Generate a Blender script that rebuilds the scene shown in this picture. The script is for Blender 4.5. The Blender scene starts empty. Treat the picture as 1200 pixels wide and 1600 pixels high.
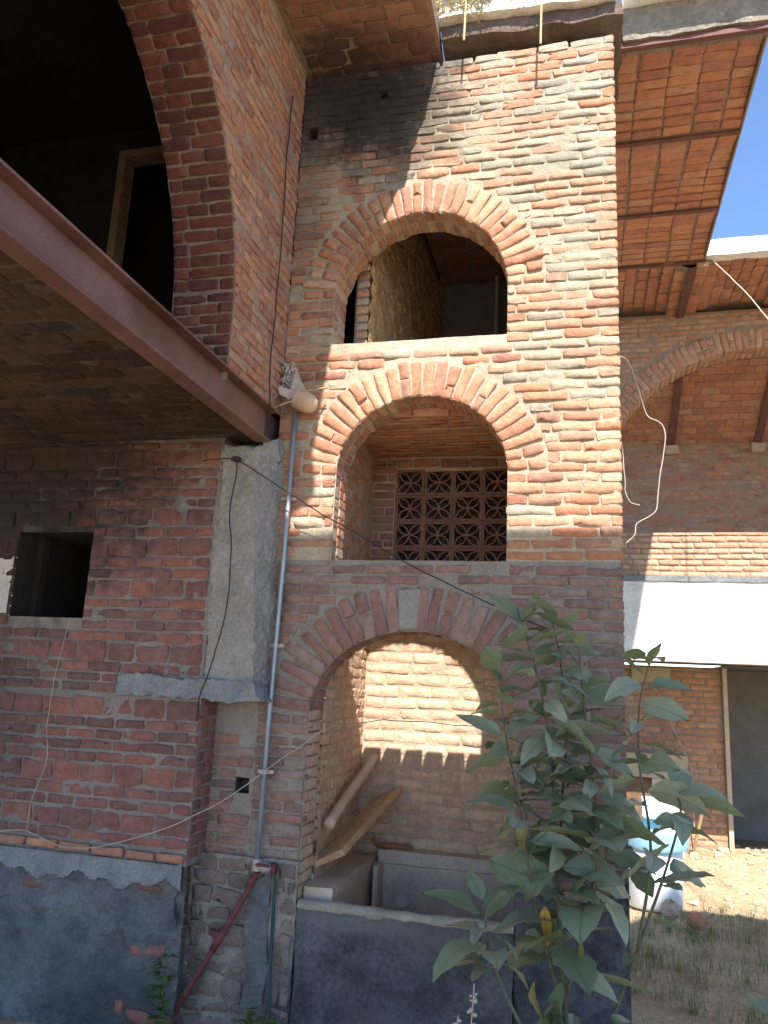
import bpy, math, random
import numpy as np
from mathutils import Matrix, Vector

random.seed(7)
RNG = np.random.default_rng(11)
rnd = random.uniform
SC = bpy.context.scene
COL = SC.collection

# ------------------------------------------------------------------ camera
CAM = np.array([2.0953, -5.0, 1.55])
FPX, PIT, ROL, YAW = 1228.0, .21219, .04646, -.25364
_cy, _sy = math.cos(YAW), math.sin(YAW)
_fw = np.array([_sy * math.cos(PIT), _cy * math.cos(PIT), math.sin(PIT)])
_rt = np.array([_cy, -_sy, 0.0]); _up = np.cross(_rt, _fw)
_r2 = math.cos(ROL) * _rt + math.sin(ROL) * _up
_u2 = -math.sin(ROL) * _rt + math.cos(ROL) * _up
cam_d = bpy.data.cameras.new("camera")
cam = bpy.data.objects.new("camera", cam_d); COL.objects.link(cam)
cam.matrix_world = Matrix((( _r2[0], _u2[0], -_fw[0], CAM[0]), (_r2[1], _u2[1], -_fw[1], CAM[1]),
                           (_r2[2], _u2[2], -_fw[2], CAM[2]), (0, 0, 0, 1)))
cam_d.sensor_fit = 'VERTICAL'; cam_d.sensor_height = 36.0
cam_d.lens = 36.0 * FPX / 1600.0
cam_d.clip_start = 0.05; cam_d.clip_end = 500
SC.camera = cam

# ------------------------------------------------------------------ sky, sun, exposure
SUN_T = Vector((-.23, 1.0, -1.25)).normalized()          # direction the light travels
elev = math.asin(-SUN_T.z); azim = math.atan2(-SUN_T.x, -SUN_T.y)
world = bpy.data.worlds.new("World"); SC.world = world; world.use_nodes = True
wn = world.node_tree.nodes; wl = world.node_tree.links
bg = wn["Background"]
sky = wn.new("ShaderNodeTexSky"); sky.sky_type = 'NISHITA'; sky.sun_disc = False
sky.sun_elevation = elev; sky.sun_rotation = azim
sky.air_density = 1.0; sky.dust_density = 0.1; sky.ozone_density = 5.0; sky.air_density = .85
wl.new(sky.outputs[0], bg.inputs[0]); bg.inputs[1].default_value = 0.15
sun_d = bpy.data.lights.new("sun", 'SUN'); sun_d.energy = 5.0; sun_d.angle = math.radians(0.55)
sun_d.color = (1.0, 0.925, 0.84)
sun = bpy.data.objects.new("sun", sun_d); COL.objects.link(sun)
sun.rotation_euler = SUN_T.to_track_quat('-Z', 'Y').to_euler(); sun.location = (3, -8, 14)
SC.view_settings.view_transform = 'Standard'; SC.view_settings.look = 'None'
SC.view_settings.exposure = 1.30; SC.view_settings.gamma = 1.0
SC.view_settings.use_curve_mapping = False
SC.render.engine = 'CYCLES'
SC.cycles.max_bounces = 8; SC.cycles.diffuse_bounces = 6

# ------------------------------------------------------------------ numpy noise
def _hash(i, j, k):
    h = (i.astype(np.int64) * 374761393 + j.astype(np.int64) * 668265263 + k.astype(np.int64) * 2147483647) & 0xffffffff
    h = ((h ^ (h >> 13)) * 1274126177) & 0xffffffff
    h = ((h ^ (h >> 16)) * 2246822519) & 0xffffffff
    return ((h ^ (h >> 15)) & 0xffff) / 65535.0

def vnoise(P, scale, octaves=3):
    P = np.asarray(P, float) * scale
    out = np.zeros(len(P)); amp = 1.0; tot = 0
    for o in range(octaves):
        F = np.floor(P); f = P - F; f = f * f * (3 - 2 * f); F = F.astype(np.int64)
        v = 0
        for a in (0, 1):
            for b in (0, 1):
                for c in (0, 1):
                    w = (f[:, 0] if a else 1 - f[:, 0]) * (f[:, 1] if b else 1 - f[:, 1]) * (f[:, 2] if c else 1 - f[:, 2])
                    v = v + w * _hash(F[:, 0] + a, F[:, 1] + b, F[:, 2] + c)
        out += amp * (v * 2 - 1); tot += amp; amp *= .5; P = P * 2.03 + 17.3
    return out / tot

def proj(p):
    d = np.asarray(p, float) - CAM
    z = d @ _fw
    if z < .1: return None
    return 600 + FPX * (d @ _r2) / z, 800 - FPX * (d @ _u2) / z, z

# ------------------------------------------------------------------ materials
MATS = {}
def new_mat(name):
    m = bpy.data.materials.new(name); m.use_nodes = True
    nt = m.node_tree; b = nt.nodes["Principled BSDF"]
    b.inputs["Specular IOR Level"].default_value = .25
    return m, nt, nt.nodes, nt.links, b

def noise_node(n, l, vec, scale, detail=4, rough=.6):
    t = n.new("ShaderNodeTexNoise"); t.inputs["Scale"].default_value = scale
    t.inputs["Detail"].default_value = detail; t.inputs["Roughness"].default_value = rough
    l.new(vec, t.inputs["Vector"]); return t.outputs["Fac"]

def maprange(n, l, v, a, b, c=0., d=1.):
    r = n.new("ShaderNodeMapRange"); r.inputs[1].default_value = a; r.inputs[2].default_value = b
    r.inputs[3].default_value = c; r.inputs[4].default_value = d; l.new(v, r.inputs[0]); return r.outputs[0]

def mixc(n, l, fac, a, b, mode='MIX'):
    m = n.new("ShaderNodeMix"); m.data_type = 'RGBA'; m.blend_type = mode
    for s, v in ((0, fac), (6, a), (7, b)):
        if isinstance(v, (int, float)): m.inputs[s].default_value = v
        elif isinstance(v, tuple): m.inputs[s].default_value = (*v[:3], 1)
        else: l.new(v, m.inputs[s])
    return m.outputs[2]

def math_n(n, l, op, a, b=None):
    m = n.new("ShaderNodeMath"); m.operation = op
    for i, v in enumerate((a, b)):
        if v is None: continue
        if isinstance(v, (int, float)): m.inputs[i].default_value = v
        else: l.new(v, m.inputs[i])
    return m.outputs[0]

def add_stains(n, l, pos, col, stains, nz):
    for (c, r, colr, strength) in stains:                 # soft blotches: soot, lime, damp, and painted shade on the lower left wall
        d = n.new("ShaderNodeVectorMath"); d.operation = 'SUBTRACT'; l.new(pos, d.inputs[0]); d.inputs[1].default_value = c
        s = n.new("ShaderNodeVectorMath"); s.operation = 'DIVIDE'; l.new(d.outputs[0], s.inputs[0]); s.inputs[1].default_value = r
        ln = n.new("ShaderNodeVectorMath"); ln.operation = 'LENGTH'; l.new(s.outputs[0], ln.inputs[0])
        v = math_n(n, l, 'ADD', ln.outputs["Value"], math_n(n, l, 'MULTIPLY', math_n(n, l, 'SUBTRACT', nz, .5), 1.6))
        f = maprange(n, l, v, 1.1, .45, 0, strength)
        col = mixc(n, l, f, col, colr)
    return col

def bump(n, l, b, h, strength, dist):
    bm = n.new("ShaderNodeBump"); bm.inputs["Strength"].default_value = strength; bm.inputs["Distance"].default_value = dist
    l.new(h, bm.inputs["Height"]); l.new(bm.outputs[0], b.inputs["Normal"])

def brick_mat(name, stops, lime=(.40, .36, .29), lime_amt=.35, stains=(), grain=.35, dust=.14):
    m, nt, n, l, b = new_mat(name)
    pos = n.new("ShaderNodeNewGeometry").outputs["Position"]
    at = n.new("ShaderNodeAttribute"); at.attribute_name = "tone"
    oi = n.new("ShaderNodeObjectInfo")
    t = math_n(n, l, 'FRACT', math_n(n, l, 'ADD', at.outputs["Fac"], oi.outputs["Random"]))
    cr = n.new("ShaderNodeValToRGB"); l.new(t, cr.inputs[0])
    el = cr.color_ramp.elements
    while len(el) > 1: el.remove(el[-1])
    for i, c in enumerate(stops):
        e = el[0] if i == 0 else el.new(i / len(stops))
        e.position = i / len(stops); e.color = (*c, 1)
    cr.color_ramp.interpolation = 'CONSTANT'
    big = noise_node(n, l, pos, 1.7, 4); mid = noise_node(n, l, pos, 15, 6, .7); fine = noise_node(n, l, pos, 75, 5, .75)
    col = mixc(n, l, .85, cr.outputs[0], mixc(n, l, maprange(n, l, mid, .28, .72), (.62, .62, .62), (1.36, 1.33, 1.3)), 'MULTIPLY')
    col = mixc(n, l, grain, col, mixc(n, l, maprange(n, l, fine, .3, .7), (.4, .4, .4), (1.5, 1.5, 1.5)), 'MULTIPLY')
    f = maprange(n, l, math_n(n, l, 'ADD', math_n(n, l, 'MULTIPLY', mid, .55), math_n(n, l, 'MULTIPLY', big, .45)), .5, .62, 0, lime_amt)
    col = mixc(n, l, f, col, lime)
    col = mixc(n, l, dust, col, (.42, .345, .28))
    col = add_stains(n, l, pos, col, stains, noise_node(n, l, pos, 4, 5, .65))
    l.new(col, b.inputs["Base Color"]); b.inputs["Roughness"].default_value = .92
    h = math_n(n, l, 'ADD', math_n(n, l, 'MULTIPLY', fine, .5), noise_node(n, l, pos, 30, 5, .7))
    bump(n, l, b, h, .8, .011)
    MATS[name] = m; return m

def rough_mat(name, c1, c2, scale=6, fine_scale=70, bstr=.9, bdist=.012, stains=(), rough=.93, spec=.2, speck=.35, met=0.):
    m, nt, n, l, b = new_mat(name)
    pos = n.new("ShaderNodeNewGeometry").outputs["Position"]
    a = noise_node(n, l, pos, scale, 6, .62); fine = noise_node(n, l, pos, fine_scale, 4, .7)
    col = mixc(n, l, maprange(n, l, a, .33, .67), c1, c2)
    col = mixc(n, l, speck, col, mixc(n, l, maprange(n, l, fine, .3, .7), (.35, .35, .35), (1.55, 1.55, 1.55)), 'MULTIPLY')
    col = add_stains(n, l, pos, col, stains, noise_node(n, l, pos, 3.3, 5, .65))
    l.new(col, b.inputs["Base Color"]); b.inputs["Roughness"].default_value = rough
    b.inputs["Specular IOR Level"].default_value = spec; b.inputs["Metallic"].default_value = met
    h = math_n(n, l, 'ADD', math_n(n, l, 'MULTIPLY', fine, .5), noise_node(n, l, pos, fine_scale * .3, 4, .6))
    bump(n, l, b, h, bstr, bdist)
    MATS[name] = m; return m

RED = [(.38, .155, .085), (.30, .12, .08), (.43, .21, .12), (.34, .155, .10), (.42, .17, .085), (.36, .19, .125)]
GREY = [(.34, .29, .22), (.38, .33, .25), (.30, .27, .21), (.42, .35, .25)]
soot = (((.25, 0, 5.95), (.95, .6, .62), (.025, .023, .023), .95), ((.75, 0, 5.75), (.7, .5, .6), (.035, .032, .03), .9),
        ((.05, 0, 5.2), (.25, .4, .9), (.10, .09, .08), .5))
lichen = soot + (((1.80, 0, 5.35), (.55, .5, .62), (.24, .245, .195), .55), ((2.15, 0, 4.55), (.3, .5, .8), (.27, .265, .21), .5), ((1.95, 0, 3.55), (.3, .5, .9), (.31, .27, .20), .45),
        ((1.25, 0, 5.6), (.45, .5, .3), (.44, .38, .27), .45), ((1.0, 0, 3.85), (.8, .5, .12), (.5, .45, .35), .5))
damp = (((2.0, 0, -.3), (1.0, .5, 1.1), (.035, .038, .045), .9), ((1.0, 0, -.4), (1.2, .4, .5), (.03, .033, .04), .85))
M_UP = brick_mat("brick_weathered", [(.46, .18, .085), (.40, .33, .24), RED[2], (.34, .30, .24), (.50, .40, .28), (.30, .27, .215), (.48, .20, .10), (.42, .27, .18), (.37, .33, .26), (.46, .24, .14)],
                 lime=(.42, .36, .26), lime_amt=.45, stains=soot + tuple((c, q, k, v * .42) for c, q, k, v in lichen[3:]))
M_MIDB = brick_mat("brick_orange", [RED[0], RED[2], (.45, .30, .18), RED[4], RED[5], (.48, .22, .12), GREY[1], RED[1]], lime=(.42, .36, .27), lime_amt=.35, stains=soot + tuple((c, q, k, v * .42) for c, q, k, v in lichen[3:]))
M_LOW = brick_mat("brick_shade_tone", [(.22, .115, .095), (.19, .105, .095), (.25, .14, .115), (.24, .185, .16), (.16, .095, .085), (.28, .13, .095)],  # shaded copy of the tower brick: shade below the sun line put in colour
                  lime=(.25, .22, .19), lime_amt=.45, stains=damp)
M_ARCH = brick_mat("brick_arch", [RED[0], RED[2], RED[4], (.48, .22, .12), RED[3], (.52, .33, .2)], lime=(.45, .36, .26), lime_amt=.3)
M_ARCHL = brick_mat("brick_arch_shade_tone", [(.22, .105, .085), (.25, .13, .105), (.19, .095, .08), (.27, .17, .14)], lime=(.25, .23, .2), lime_amt=.35)  # shaded copy of the arch brick for the lowest arch
M_LWALL = brick_mat("brick_red_wall", [RED[0], RED[1], RED[2], RED[3], RED[4], (.36, .22, .15)], lime=(.40, .33, .26), lime_amt=.4)
gshade = (((-1.9, -.25, 3.0), (1.7, .8, .85), (.026, .018, .016), .9), ((-2.3, -.25, 2.5), (1.3, .8, .85), (.028, .02, .018), .85), ((-2.4, -.25, 1.2), (1.1, .8, 1.0), (.05, .045, .045), .6))  # shade under the slab and the dark left corner, painted into the wall
M_GROUND = brick_mat("brick_dark_red", [(.19, .075, .065), (.16, .07, .06), (.22, .09, .075), (.13, .06, .055), (.25, .095, .065)], lime=(.17, .15, .14), lime_amt=.35, stains=gshade, dust=.06)
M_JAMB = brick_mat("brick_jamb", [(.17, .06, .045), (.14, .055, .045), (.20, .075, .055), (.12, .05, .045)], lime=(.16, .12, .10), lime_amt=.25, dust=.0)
M_VAULT = brick_mat("brick_vault", [(.50, .20, .095), (.54, .235, .115), (.45, .175, .09), (.50, .25, .14), (.40, .16, .10)], lime=(.30, .2, .12), lime_amt=.22)
M_VAULTD = brick_mat("brick_vault_stained", [(.30, .13, .07), (.26, .11, .07), (.22, .10, .07), (.33, .16, .09)], lime=(.13, .10, .08), lime_amt=.6,
                     stains=(((.2, -.1, 6.2), (.8, .3, .4), (.04, .037, .035), .8),))
M_UNDER = brick_mat("brick_near_black", [(.04, .027, .02), (.03, .02, .016), (.055, .036, .026)], lime=(.06, .047, .038), lime_amt=.3, dust=.0)  # near-black brick used on the slab underside
M_FAR = brick_mat("brick_far", [(.46, .22, .115), (.50, .255, .14), (.43, .20, .105), (.48, .28, .16)], lime=(.42, .34, .24), lime_amt=.3)
M_NICHE = brick_mat("brick_niche", [(.58, .40, .27), (.54, .36, .245), (.62, .45, .31), (.56, .37, .25)], lime=(.62, .52, .39), lime_amt=.4)
M_MORT = rough_mat("mortar_grey", (.33, .285, .215), (.43, .37, .285), 5, 80, stains=lichen)
M_MORTL = rough_mat("mortar_shade_tone", (.22, .195, .165), (.29, .26, .225), 5, 80, stains=damp)  # shaded copy of the tower mortar
M_MORTG = rough_mat("mortar_shade_painted", (.17, .15, .135), (.24, .215, .19), 5, 80, stains=gshade)  # lower wall mortar with the same painted shade as its bricks
M_MORTF = rough_mat("mortar_far", (.25, .19, .14), (.32, .26, .2), 5, 80)
M_MORTW = rough_mat("mortar_warm", (.42, .31, .215), (.50, .38, .28), 5, 80)
M_MORTV = rough_mat("mortar_vault", (.27, .19, .12), (.33, .25, .17), 8, 80)
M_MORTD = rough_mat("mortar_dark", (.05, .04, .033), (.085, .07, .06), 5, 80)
M_CONC = rough_mat("concrete_rough", (.235, .225, .205), (.30, .285, .26), 6, 45, .8, .018, speck=.3)
M_LEDGE = rough_mat("concrete_ledge", (.17, .185, .195), (.26, .27, .275), 7, 60, 1.0, .02)
M_PLAST = rough_mat("plaster_damp", (.075, .082, .088), (.17, .175, .175), 4, 36, 1.0, .035, stains=(((-.7, -.2, -.6), (.6, .4, .5), (.05, .055, .06), .8),))
M_PIER = rough_mat("plaster_black", (.03, .033, .04), (.10, .105, .115), 5, 34, 1.0, .025, speck=.6)
M_TUBF = rough_mat("tub_dark", (.04, .04, .044), (.125, .125, .13), 3.2, 34, 1.0, .03, speck=.6, stains=(((.7, 0, .12), (.5, .3, .07), (.17, .165, .16), .6), ((1.3, 0, .1), (.4, .3, .09), (.13, .125, .12), .6), ((.9, 0, -.5), (.25, .3, .2), (.15, .14, .13), .4)))
M_TUB = rough_mat("tub_pale", (.46, .38, .29), (.57, .48, .38), 3, 60, .5, .006)
M_RIM = rough_mat("tub_rim", (.24, .22, .18), (.36, .32, .26), 6, 60, .8, .012, speck=.4)
M_TUBG = rough_mat("tub_grey", (.42, .355, .28), (.54, .46, .37), 3, 60, .5, .006)
M_STONE = rough_mat("stone_dusky", (.13, .105, .09), (.24, .19, .165), 5, 50, 1.0, .02)
M_STEEL = rough_mat("painted_steel", (.10, .05, .042), (.17, .09, .085), 3.2, 45, .4, .004, rough=.5, spec=.5, speck=.35, stains=(((0, -.35, 3.2), (.2, .35, .2), (.20, .12, .08), .7), ((0, -1.6, 3.3), (.2, .5, .12), (.08, .035, .02), .8), ((0, -2.6, 3.15), (.2, .6, .1), (.09, .04, .025), .7)))
M_PURL = rough_mat("purlin_paint", (.13, .06, .05), (.18, .085, .07), 6, 90, .3, .004, rough=.7, speck=.2)
M_FASC = rough_mat("fascia_concrete", (.19, .165, .13), (.30, .265, .21), 5, 30, 1.0, .03)
M_BROWN = rough_mat("fascia_board", (.12, .085, .065), (.19, .14, .11), 6, 50, .9, .015)
M_WHITE = rough_mat("lime_wash", (.70, .68, .60), (.80, .78, .72), 5, 60, .6, .01, speck=.2)
M_SLABW = rough_mat("slab_plaster", (.62, .585, .49), (.80, .77, .69), 4, 34, .8, .012, speck=.25)
M_PIPE = rough_mat("galvanised_pipe", (.22, .27, .32), (.32, .37, .41), 8, 150, .15, .002, rough=.42, spec=.5, speck=.15, met=.35)
M_REDP = rough_mat("red_pipe", (.11, .035, .038), (.16, .05, .05), 9, 90, .2, .003, rough=.6, speck=.2)
M_VALVE = rough_mat("valve_metal", (.32, .28, .26), (.45, .4, .38), 12, 90, .3, .004, rough=.5, speck=.3, met=.4)
M_GHOSE = rough_mat("green_hose", (.02, .055, .055), (.03, .075, .07), 9, 90, .2, .002, rough=.5, speck=.15)
M_BLACK = rough_mat("black_cable", (.02, .02, .02), (.035, .033, .03), 9, 90, .1, .002, rough=.6, speck=.1)
M_WIRE = rough_mat("pale_cable", (.34, .29, .25), (.43, .38, .33), 9, 90, .1, .002, rough=.6, speck=.1)
M_ROPE = rough_mat("rope", (.42, .36, .28), (.52, .45, .36), 30, 150, .6, .004, speck=.3)
M_WOOD = rough_mat("weathered_wood", (.38, .25, .13), (.50, .35, .2), 9, 60, .6, .006, speck=.35)
M_POLE = rough_mat("pale_pole", (.46, .35, .24), (.56, .45, .33), 8, 70, .5, .006, speck=.25)
M_DWOOD = rough_mat("dark_wood", (.14, .085, .05), (.2, .125, .08), 8, 70, .5, .006, speck=.3)
M_TERRA = rough_mat("terracotta", (.27, .11, .065), (.34, .15, .09), 6, 60, .6, .006)
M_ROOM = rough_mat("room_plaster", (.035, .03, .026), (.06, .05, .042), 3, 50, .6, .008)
M_BACK = rough_mat("back_brown", (.20, .13, .10), (.25, .17, .13), 3, 50, .6, .008)
M_LATT = rough_mat("lattice_clay", (.19, .105, .075), (.25, .145, .105), 6, 60, .6, .006)
M_WINDARK = rough_mat("plaster_near_black", (.018, .016, .014), (.034, .029, .026), 3, 50, .6, .008)  # near-black plaster used on the small window
M_TAN = rough_mat("tan_plastic", (.52, .37, .24), (.60, .45, .31), 10, 60, .2, .004, rough=.6, speck=.2)
M_CARD = rough_mat("torn_sheet", (.55, .47, .38), (.66, .58, .48), 10, 60, .3, .004, rough=.8, speck=.2)
M_LINT = rough_mat("lint", (.40, .40, .40), (.55, .55, .53), 30, 120, .8, .01)
M_BLUE = rough_mat("blue_plastic", (.30, .55, .66), (.36, .62, .72), 4, 40, .15, .004, rough=.45, spec=.4, speck=.08)
M_WPLA = rough_mat("white_plastic", (.66, .72, .76), (.74, .78, .8), 4, 40, .15, .004, rough=.5, speck=.08)
M_CABI = rough_mat("tan_board", (.40, .32, .2), (.47, .38, .25), 5, 60, .3, .004, speck=.2)
M_PALE = rough_mat("pale_board", (.42, .40, .33), (.5, .47, .4), 4, 60, .3, .004, speck=.15)
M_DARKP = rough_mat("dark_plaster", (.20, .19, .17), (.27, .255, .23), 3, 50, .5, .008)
M_REVEAL = rough_mat("pale_plaster", (.42, .38, .34), (.52, .48, .43), 4, 60, .6, .008)
M_DIRT = rough_mat("dirt", (.30, .215, .125), (.48, .37, .235), 2.2, 28, 1.0, .03, speck=.5)
M_RUBB = rough_mat("rubble_stone", (.36, .26, .17), (.54, .44, .31), 7, 40, 1.0, .02)
M_BARK = rough_mat("green_stem", (.075, .08, .05), (.13, .12, .08), 20, 90, .4, .004, speck=.25)
M_DRY = rough_mat("dry_grass", (.42, .34, .17), (.55, .46, .26), 20, 90, .2, .003, speck=.2)
M_ADOBE = rough_mat("adobe_rough", (.50, .32, .17), (.60, .41, .24), 9, 40, 1.0, .03, speck=.5)

def leaf_mat(name, c1, c2, vein=(.13, .17, .09), sheen=.32):
    m, nt, n, l, b = new_mat(name)
    oc = n.new("ShaderNodeTexCoord").outputs["UV"]
    oi = n.new("ShaderNodeObjectInfo")
    pos = n.new("ShaderNodeNewGeometry").outputs["Position"]
    sp = n.new("ShaderNodeSeparateXYZ"); l.new(oc, sp.inputs[0])
    dy = math_n(n, l, 'ABSOLUTE', math_n(n, l, 'SUBTRACT', sp.outputs[1], .5))
    ph = math_n(n, l, 'SUBTRACT', math_n(n, l, 'MULTIPLY', sp.outputs[0], 9.), math_n(n, l, 'MULTIPLY', dy, 7.))
    fr = math_n(n, l, 'ABSOLUTE', math_n(n, l, 'SUBTRACT', math_n(n, l, 'FRACT', ph), .5))
    side = maprange(n, l, fr, .0, .09, .5, 0.); midv = maprange(n, l, dy, .0, .035, 1., 0.)
    v = math_n(n, l, 'MAXIMUM', side, midv)
    col = mixc(n, l, oi.outputs["Random"], c1, c2)
    col = mixc(n, l, .5, col, mixc(n, l, noise_node(n, l, pos, 30, 4), (.6, .6, .6), (1.4, 1.4, 1.4)), 'MULTIPLY')
    col = mixc(n, l, math_n(n, l, 'MULTIPLY', v, .6), col, vein)
    l.new(col, b.inputs["Base Color"]); b.inputs["Roughness"].default_value = sheen; b.inputs["Specular IOR Level"].default_value = .5
    bump(n, l, b, math_n(n, l, 'SUBTRACT', noise_node(n, l, pos, 60, 3), v), .5, .004)
    tr = n.new("ShaderNodeBsdfTranslucent"); l.new(mixc(n, l, .0, col, col), tr.inputs[0])
    mx = n.new("ShaderNodeMixShader"); mx.inputs[0].default_value = .25
    l.new(b.outputs[0], mx.inputs[1]); l.new(tr.outputs[0], mx.inputs[2])
    l.new(mx.outputs[0], nt.nodes["Material Output"].inputs[0])
    MATS[name] = m; return m
M_LEAF = leaf_mat("leaf_green", (.16, .22, .11), (.28, .33, .215))
M_LEAFB = leaf_mat("leaf_pale", (.25, .29, .20), (.31, .34, .25), sheen=.5)
M_LEAFY = leaf_mat("leaf_yellow", (.55, .27, .03), (.6, .33, .05))
M_LEAFO = leaf_mat("leaf_fading", (.26, .26, .08), (.34, .27, .10), sheen=.6)
M_WEED = leaf_mat("weed_green", (.07, .14, .03), (.12, .2, .05))

# ------------------------------------------------------------------ things, parts
def thing(name, label, cat, loc, group=None):
    o = bpy.data.objects.new(name, None); COL.objects.link(o)
    o.empty_display_size = .2; o.location = loc
    o['label'] = label; o['category'] = cat
    if group: o['group'] = group
    o['_b'] = list(loc)
    return o

def base_of(parent):
    b = np.zeros(3); p = parent
    while p is not None:
        b = b + np.array(p.location); p = p.parent
    return b

class MB:
    def __init__(s): s.v = []; s.f = []; s.m = []; s.t = []; s.uv = []; s.n = 0
    def add(s, V, F, mi=0, tone=0.):
        V = np.asarray(V, float); s.v.append(V); s.t.append(np.full(len(V), tone))
        s.f += [tuple(int(i) + s.n for i in f) for f in F]; s.m += [mi] * len(F); s.n += len(V)
    def box(s, lo, hi, jit=0., bev=0., mi=0):
        x0, y0, z0 = lo; x1, y1, z1 = hi
        if bev <= 0:
            V = [(x0, y0, z0), (x1, y0, z0), (x1, y1, z0), (x0, y1, z0), (x0, y0, z1), (x1, y0, z1), (x1, y1, z1), (x0, y1, z1)]
            V = np.array(V, float) + RNG.uniform(-jit, jit, (8, 3))
            s.add(V, [(0, 3, 2, 1), (4, 5, 6, 7), (0, 1, 5, 4), (1, 2, 6, 5), (2, 3, 7, 6), (3, 0, 4, 7)], mi)
        else:
            s.hexa(np.array([(x0, y0, z0), (x1, y0, z0), (x1, y1, z0), (x0, y1, z0), (x0, y0, z1), (x1, y0, z1), (x1, y1, z1), (x0, y1, z1)], float), bev, jit, mi)
    def hexa(s, c, bev=.01, jit=0., mi=0):
        """8 corners (bottom ring, top ring) -> chamfered block"""
        c = np.asarray(c, float) + RNG.uniform(-jit, jit, (8, 3)) if jit else np.asarray(c, float)
        nb = {0: (1, 3, 4), 1: (0, 2, 5), 2: (1, 3, 6), 3: (2, 0, 7), 4: (5, 7, 0), 5: (4, 6, 1), 6: (5, 7, 2), 7: (6, 4, 3)}
        V = []; idx = {}
        for i in range(8):                                    # three verts per corner: one for each face meeting there
            for k, nn in enumerate(nb[i]):
                others = [q for q in nb[i] if q != nn]        # face spanned by the other two edges
                p = c[i].copy()
                for q in others:
                    d = c[q] - c[i]; p = p + d / max(1e-6, np.linalg.norm(d)) * bev
                idx[(i, frozenset(others))] = len(V); V.append(p)
        faces = [(0, 3, 2, 1), (4, 5, 6, 7), (0, 1, 5, 4), (1, 2, 6, 5), (2, 3, 7, 6), (3, 0, 4, 7)]
        F = []; fv = {}
        for fc in faces:
            ids = []
            for k, i in enumerate(fc):
                a, b2 = fc[k - 1], fc[(k + 1) % 4]
                ids.append(idx[(i, frozenset((a, b2)))]); fv[(i, fc)] = ids[-1]
            F.append(tuple(ids))
        for a in range(len(faces)):
            for b2 in range(a + 1, len(faces)):
                sh = [i for i in faces[a] if i in faces[b2]]
                if len(sh) == 2:
                    i, j = sh
                    ka = faces[a].index(i)
                    if faces[a][(ka + 1) % 4] != j: i, j = j, i
                    F.append((fv[(j, faces[a])], fv[(i, faces[a])], fv[(i, faces[b2])], fv[(j, faces[b2])]))
        for i in range(8):
            fs = [fc for fc in faces if i in fc]
            tri = [fv[(i, fc)] for fc in fs]
            ctr = c.mean(0); nrm = np.cross(V[tri[1]] - V[tri[0]], V[tri[2]] - V[tri[0]])
            if nrm @ (c[i] - ctr) < 0: tri = tri[::-1]
            F.append(tuple(tri))
        s.add(V, F, mi)
    def tube(s, P, r, seg=8, mi=0, cap=True):
        P = np.asarray(P, float); n = len(P)
        R = np.full(n, r) if np.isscalar(r) else np.asarray(r, float)
        T = np.gradient(P, axis=0); T /= np.linalg.norm(T, axis=1)[:, None] + 1e-12
        ref = np.array([0, 0, 1.]) if abs(T[0][2]) < .9 else np.array([1., 0, 0])
        V = []
        u = np.cross(T[0], ref); u /= np.linalg.norm(u)
        for i in range(n):
            u = u - T[i] * (u @ T[i]); u /= np.linalg.norm(u) + 1e-12; w = np.cross(T[i], u)
            for k in range(seg):
                a = 2 * math.pi * k / seg; V.append(P[i] + R[i] * (math.cos(a) * u + math.sin(a) * w))
        F = [(i * seg + k, i * seg + (k + 1) % seg, (i + 1) * seg + (k + 1) % seg, (i + 1) * seg + k) for i in range(n - 1) for k in range(seg)]
        if cap: F += [tuple(range(seg))[::-1], tuple((n - 1) * seg + k for k in range(seg))]
        s.add(V, F, mi)
    def lathe(s, prof, org=(0, 0, 0), seg=18, mi=0, axis=None):
        V = []
        for r, z in prof:
            for k in range(seg):
                a = 2 * math.pi * k / seg; V.append((r * math.cos(a), r * math.sin(a), z))
        V = np.array(V)
        if axis is not None:
            q = Vector((0, 0, 1)).rotation_difference(Vector(axis)).to_matrix(); V = V @ np.array(q).T
        V = V + np.array(org)
        n = len(prof)
        F = [(i * seg + k, i * seg + (k + 1) % seg, (i + 1) * seg + (k + 1) % seg, (i + 1) * seg + k) for i in range(n - 1) for k in range(seg)]
        s.add(V, F, mi)
    def mesh(s, name, mats, base=(0, 0, 0), smooth=False):
        me = bpy.data.meshes.new(name)
        V = np.concatenate(s.v) - np.asarray(base)
        me.from_pydata(V.tolist() if len(V) < 3000 else V, [], s.f)
        for m in (mats if isinstance(mats, (list, tuple)) else [mats]): me.materials.append(m)
        if len(set(s.m)) > 1: me.polygons.foreach_set("material_index", s.m)
        T = np.concatenate(s.t)
        if T.any():
            a = me.attributes.new("tone", 'FLOAT', 'POINT'); a.data.foreach_set("value", T.astype(np.float32))
        if smooth: me.polygons.foreach_set("use_smooth", [True] * len(s.f))
        me.update(); return me
    def build(s, name, mats, parent=None, smooth=False, kind=None, loc=None):
        b = base_of(parent) if parent is not None else np.zeros(3)
        if loc is not None: b = np.asarray(loc, float)
        o = bpy.data.objects.new(name, s.mesh(name, mats, b, smooth)); COL.objects.link(o)
        if parent is not None: o.parent = parent
        if loc is not None: o.location = loc if parent is None else Vector(loc) - Vector(base_of(parent))
        if kind: o['kind'] = kind
        return o

def tag(o, label, cat, group=None):
    o['label'] = label; o['category'] = cat
    if group: o['group'] = group
    return o

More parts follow.
